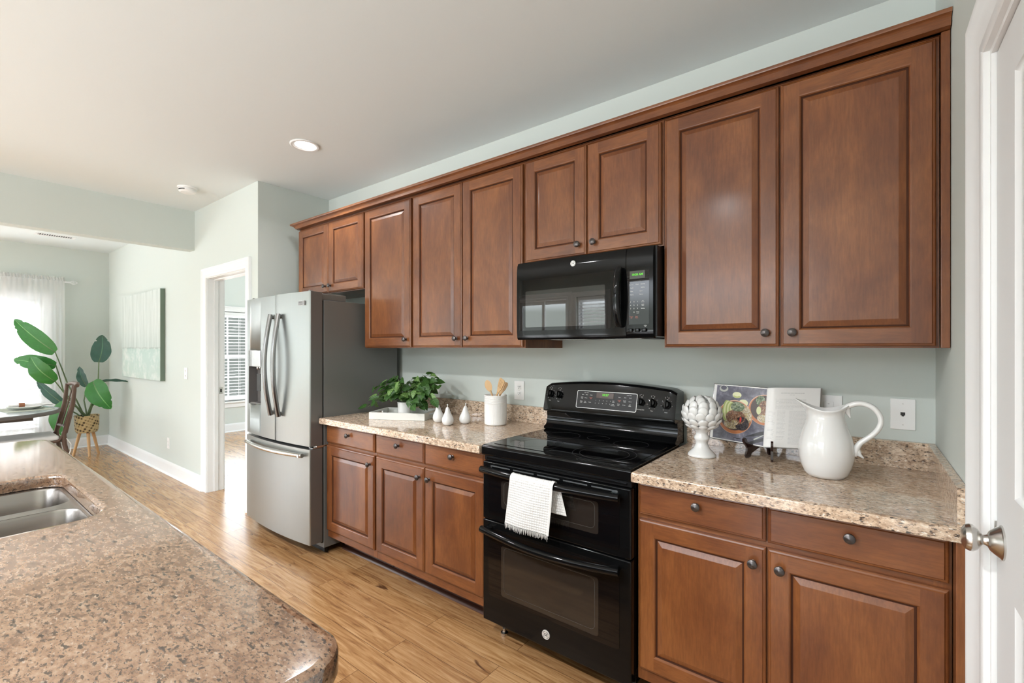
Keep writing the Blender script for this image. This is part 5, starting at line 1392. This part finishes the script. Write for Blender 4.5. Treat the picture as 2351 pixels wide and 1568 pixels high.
def curtain(y0, y1, n, amp, ph, dx, label, seed):
    t = thing('sheer_curtain', (RXp, (y0+y1)/2, 0), label, 'curtain', None)
    r = random.Random(seed); fr = [(r.uniform(.6, 1.6), r.uniform(0, 6)) for _ in range(4)]
    def wave(y, z): 
        q = (y-y0)/(y1-y0)*n*2*pi+ph; s = sin(q+.6*sin(q*.37+ph)); k = .55+.45*sin(q*.23+ph*2); g = .45+.55*min(1, (RZ-z)/1.2)
        return amp*s*k*g
    def f(u, v):
        z = RZ+.012-(RZ+.012-.02)*v; y = y0+(y1-y0)*u
        y += .012*sin(9*u+3*v)*v+.02*v*(u-.5)
        return (RXp+dx+wave(y0+(y1-y0)*u, z)+(.014*sin(u*n*9) if v < .02 else 0), y, z)
    m = MB(); m.grid(f, int(n*9)+1, 26, smooth=True); m.build('panel', 'sheer', t, sharp=180)
    m = MB(); m.grid(lambda u, v: (RXp+dx*.5+.011*sin(u*n*15+v*2), y0+(y1-y0)*u, RZ+.008+.050*v+.012*sin(u*n*19)*v), int(n*14), 4, smooth=True); m.build('ruffled_heading', 'sheer', t, sharp=180)
curtain(.62, 1.215, 9, .017, .5, .026, 'white sheer curtain panel at the plant end of the dining window', 1)
curtain(-1.45, .80, 18, .016, 2.1, -.024, 'white sheer curtain panel over the middle of the dining window', 2)
curtain = None

# dining table
TCX, TCY, TRd, TZ = -6.574, .30, .612, .762
t = thing('dining_table', (TCX, TCY, 0), 'round dark-edged dining table with a pale blue-grey reflection in its top colour', 'table')
m = MB(); m.lathe([(TRd-.05, -.034), (TRd-.006, -.034), (TRd, -.028), (TRd, -.005), (TRd-.006, 0), (TRd-.012, .0)], (TCX, TCY, TZ-.002), 72, m='tbl', capt=False) if False else None
M['tbledge'] = plain('weathered_grey_wood', (.10, .09, .085), .4); M['tbltop'] = plain('table_top_blue_reflection', (.40, .46, .48), .12)  # light blue reflection on the table top is put into its base colour
m.lathe([(TRd-.05, -.036), (TRd-.006, -.036), (TRd, -.030), (TRd, -.007), (TRd-.005, -.002), (TRd-.014, 0)], (TCX, TCY, TZ), 72, m='tbledge', capt=False); m.lathe([(TRd-.014, 0), (TRd-.016, .0015), (0, .0015)], (TCX, TCY, TZ), 72, m='tbltop', capb=False, capt=False); m.build('tabletop', None, t)
m = MB(); m.box(TCX-.36, TCX+.36, TCY-.42, TCY+.38, TZ-.075, TZ-.037, bev=.004); m.build('apron', 'tbledge', t)
m = MB(); m.lathe([(.17, .0), (.17, .03), (.10, .05), (.06, .12), (.05, .35), (.075, .52), (.06, .60), (.11, .686)], (TCX, TCY, 0), 32); m.build('pedestal', 'tbledge', t)
for k in range(4):
    a = pi/4+k*pi/2; m = MB(); m.tube([(TCX+cos(a)*.1, TCY+sin(a)*.1, .10), (TCX+cos(a)*.3, TCY+sin(a)*.3, .06), (TCX+cos(a)*.42, TCY+sin(a)*.42, .023)], [.04, .032, .022], 10); m.build('foot', 'tbledge', t)
# table setting
PLX, PLY = -6.60, .665
t = tag((lambda m: (m.box(-.235, .235, -.165, .165, 0, .003, bev=.001, mat4=Matrix.Translation((PLX+.0, PLY-.01, TZ+.002)) @ Matrix.Rotation(.15, 4, 'Z')), m.build('placemat', plain('grey_green_placemat', (.42, .45, .38), .8)))[1])(MB()), 'grey-green rectangular placemat on the dining table', 'placemat')
t = tag((lambda m: (m.lathe([(.055, 0), (.075, .002), (.105, .012), (.135, .026), (.137, .028), (.133, .029), (.10, .015), (.07, .007), (0, .006)], (PLX, PLY, TZ+.0055), 48, capt=False), m.build('dinner_plate', 'ceramic'))[1])(MB()), 'white shallow plate on the placemat', 'plate')
t = thing('napkin', (PLX, PLY, TZ+.03), 'white linen napkin laid across the plate through a ring', 'napkin')
def nap(u, v):
    w = .012+.055*abs(u-.30)**.8; x = (u-.3)*.30; tt = 2*pi*v
    return (PLX-.01+.35*(x*.2)+w*.9*cos(tt)*.55, PLY-.02+x+.0, TZ+.0445+.008*sin(tt)*(1+.4*sin(cos(tt)*9+u*5))-.006*abs(u-.3))
m = MB(); m.grid(nap, 26, 28, closev=True); m.build('cloth', 'cloth', t, sharp=180)
t = thing('napkin_ring', (PLX, PLY-.02, TZ+.03), 'brown leather ring around the napkin', 'napkin ring')
m = MB(); m.lathe([(.0205, -.02), (.0205, .02), (.0185, .02), (.0185, -.02), (.0205, -.02)], (PLX-.010, PLY-.022, TZ+.0475), 24, 1, capb=False, capt=False); m.build('band', plain('brown_leather', (.26, .10, .045), .5), t)

# rattan chair facing -Y
def rattan():
    mm = bpy.data.materials.new('wrapped_rattan'); t_, b_, o_ = nodes_of(mm); w = t_.nodes.new('ShaderNodeTexWave'); w.inputs['Scale'].default_value = 18; w.inputs['Distortion'].default_value = 1.5; w.bands_direction = 'Z'
    t_.links.new(posvec(t_, (1, 1, 4)), w.inputs['Vector']); c_ = ramp(t_, w.outputs[0], [(.1, (.035, .018, .011)), (.6, (.12, .062, .038)), (1, (.16, .09, .055))]); t_.links.new(c_, b_.inputs['Base Color']); setp(b_, rough=.42); bump(t_, b_, w.outputs[0], .4, .003); return mm
M['rattan'] = rattan()
CXc, CYb = -6.60, .955; HW = .20
t = thing('rattan_dining_chair', (CXc, .72, 0), 'dark wrapped rattan dining chair with white seat cushion pulled up to the round table', 'chair')
for sx in (-1, 1):
    x = CXc+sx*HW
    m = MB(); m.tube([(x, CYb+.040, .99), (x, CYb+.036, .93), (x, CYb+.02, .78), (x, CYb-.015, .62), (x, CYb-.04, .50), (x, CYb-.035, .40), (x, CYb+.0, .22), (x, CYb+.035, .002)], [.015, .017, .018, .018, .019, .019, .018, .016], 12); m.build('leg', 'rattan', t)
    m = MB(); m.tube([(x, CYb-.50, .445), (x, CYb-.505, .25), (x, CYb-.51, .002)], .019, 12); m.build('leg', 'rattan', t)
    m = MB(); m.tube([(x, CYb-.50, .43), (x, CYb-.25, .425), (x, CYb-.08, .44), (x, CYb-.025, .52), (x+sx*-.004, CYb+.004, .66), (x, CYb+.03, .80), (x, CYb+.04, .95)], [.014]*7, 10); m.build('arm_brace', 'rattan', t)
    m = MB(); m.tube([(x, CYb-.50, .30), (x, CYb-.02, .30)], .012, 8); m.build('stretcher', 'rattan', t)
m = MB(); m.tube([(CXc-HW, CYb+.056, .985), (CXc-.1, CYb+.075, 1.0), (CXc+.1, CYb+.075, 1.0), (CXc+HW, CYb+.056, .985)], .019, 12)
m.tube([(CXc-HW, CYb-.03, .56), (CXc, CYb-.01, .565), (CXc+HW, CYb-.03, .56)], .013, 10)
for k in range(2):
    x = CXc-.06+k*.12; m.tube([(x, CYb-.022, .565), (x, CYb+.03, .80), (x, CYb+.068, .99)], .007, 8)
m.build('backrest', 'rattan', t)
m = MB()
for y, in ((CYb-.50,), (CYb-.04,)): m.tube([(CXc-HW, y, .43), (CXc+HW, y, .43)], .016, 10); m.tube([(CXc-HW, y, .30), (CXc+HW, y, .30)], .012, 8)
m.box(CXc-HW+.01, CXc+HW-.01, CYb-.49, CYb-.05, .428, .440); m.build('seat_frame', 'rattan', t)
m = MB(); m.box(CXc-HW-.005, CXc+HW+.005, CYb-.525, CYb-.075, .4465, .499, bev=.022, seg=4); m.build('cushion', 'cloth', t, sharp=80)
for sx in (-1, 1):
    x = CXc+sx*(HW-.01); m = MB(); m.tube([(x, CYb-.09, .47), (x+sx*.022, CYb-.02, .455), (x+sx*.028, CYb+.01, .40), (x+sx*.026, CYb+.005, .33), (x+sx*.03, CYb-.01, .29)], .004, 6); m.build('cushion_tie', 'cloth', t)

# banana plant in a woven planter
BX, BY = -7.865, 1.335
t = thing('planter_stand', (BX, BY, 0), 'woven cane planter basket on three wooden legs in the dining corner', 'planter')
def cane():
    mm = bpy.data.materials.new('woven_cane'); t_, b_, o_ = nodes_of(mm); br = t_.nodes.new('ShaderNodeTexVoronoi'); br.inputs['Scale'].default_value = 30; br.inputs['Randomness'].default_value = 0
    t_.links.new(posvec(t_, (1, 1, 1), rot=(.5, 0, .78)), br.inputs['Vector']); c_ = ramp(t_, br.outputs['Distance'], [(.28, (.05, .03, .012)), (.40, (.42, .30, .14)), (.6, (.55, .42, .22))]); t_.links.new(c_, b_.inputs['Base Color']); setp(b_, rough=.55); bump(t_, b_, br.outputs['Distance'], .6, .01); return mm
m = MB(); m.lathe([(.090, .300), (.100, .302), (.112, .33), (.118, .40), (.120, .505), (.124, .512), (.120, .518), (.112, .514), (.110, .45), (0, .45)], (BX, BY, 0), 40, capt=False); m.build('basket', cane(), t)
m = MB(); m.lathe([(.109, .455), (0, .47)], (BX, BY, 0), 24, capb=False, capt=False); m.build('soil', 'soil', t)
for k, (fx_, fy_) in enumerate([(-7.925, 1.215), (-7.745, 1.340), (-7.895, 1.455)]):
    m = MB(); d = Vector((BX-fx_, BY-fy_, 0))*.55; m.tube([(fx_, fy_, .001), (fx_+d.x, fy_+d.y, .335)], [.013, .019], 12); m.build('leg', 'legwood', t)
t = thing('banana_plant', (BX, BY, .46), 'tall banana-leaf plant with broad green leaves in the dining corner', 'plant')
# view-independent placement: sideways axis S runs along the room diagonal
S = Vector((.79, .61, 0)); Fw = Vector((.61, -.79, 0))
def pp(s, z, f=0): return Vector((BX, BY, 0))+S*s+Fw*f+Vector((0, 0, z))
def banana_leaf(base, tip, wd, bend, mt, nrm, seed, fold=.12):
    b, e = base, tip; d = (e-b); L = d.length; dn = d.normalized(); nv = Vector(nrm); sd = dn.cross(nv).normalized(); nv = sd.cross(dn).normalized(); r = random.Random(seed); 
    cuts = [(r.uniform(.75, .96), r.choice((-1, 1))) for _ in range(3)]
    def f(u, v):
        tt = 2*v-1; w = wd*.5*(sin(pi*min(1, .04+.96*u)**.80)**.62) if u < .999 else 0.004
        for cu, cs in cuts:
            if tt*cs > .5 and abs(u-cu) < .02: w *= .84
        w *= 1+.012*sin(u*17+seed+tt)
        return b+d*u+sd*(tt*w)+nv*(bend*sin(pi*u)+fold*abs(tt)*w*1.0+  .003*sin(u*19+tt*3)*abs(tt))
    m = MB(); m.grid(f, 44, 11, mt, True, uv=True)
    m.tube([b+d*(k/12)+nv*(bend*sin(pi*k/12)-.003) for k in range(13)], [.006*(1-.7*k/12) for k in range(13)], 6, 'stem')
    return m.build('leaf', None, t, sharp=180)
def stalk(P, r=.008):
    m = MB(); m.tube(P, [r*(1.25-.5*i/(len(P)-1)) for i in range(len(P))], 8); m.build('stalk', 'stem', t)
LV = [  # base (s,z,f), tip (s,z,f), width, bend, material, normal toward, stalk sag
    ((-.225, 1.32, .18), (-.665, 1.72, .24), .235, .03, 'bananaleaf', 1, .02),
    ((-.235, 1.155, .16), (-.715, 1.230, .20), .18, .04, 'bananaleaf', 1, .05),
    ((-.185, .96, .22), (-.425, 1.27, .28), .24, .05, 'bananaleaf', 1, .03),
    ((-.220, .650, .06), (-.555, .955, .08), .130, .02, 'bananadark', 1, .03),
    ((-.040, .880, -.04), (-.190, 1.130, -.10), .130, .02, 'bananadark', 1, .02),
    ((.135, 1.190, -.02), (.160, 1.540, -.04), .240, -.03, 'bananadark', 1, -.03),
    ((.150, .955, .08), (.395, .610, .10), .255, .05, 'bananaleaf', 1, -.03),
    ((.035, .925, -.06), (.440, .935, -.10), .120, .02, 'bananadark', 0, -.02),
    ((-.105, .715, .17), (-.150, .275, .20), .250, .05, 'bananaleaf', 1, .0),
    ((.100, .640, .03), (.185, .700, .02), .040, .01, 'bananadark', 0, -.01)]
for i, (b_, e_, w_, bd, mt_, fc, sag) in enumerate(LV):
    B_, E_ = pp(b_[0], b_[1], b_[2]), pp(e_[0], e_[1], e_[2]); nrm_ = (Fw+Vector((0, 0, .25))+S*.15*(-1 if b_[0] < 0 else 1)) if fc else (Vector((0, 0, 1))+Fw*.25)
    banana_leaf(B_, E_, w_, bd, mt_, nrm_, i+3)
    R_ = pp(-.02+.06*(i % 3)/3, .46, .02*((i % 2)-.5)); mid = (R_+B_)/2+S*(-sag)*2+Vector((0, 0, .03))
    stalk([R_, (R_+mid)/2+Vector((0, 0, .01)), mid, (mid+B_)/2+Vector((0, 0, .008)), B_], .0075)
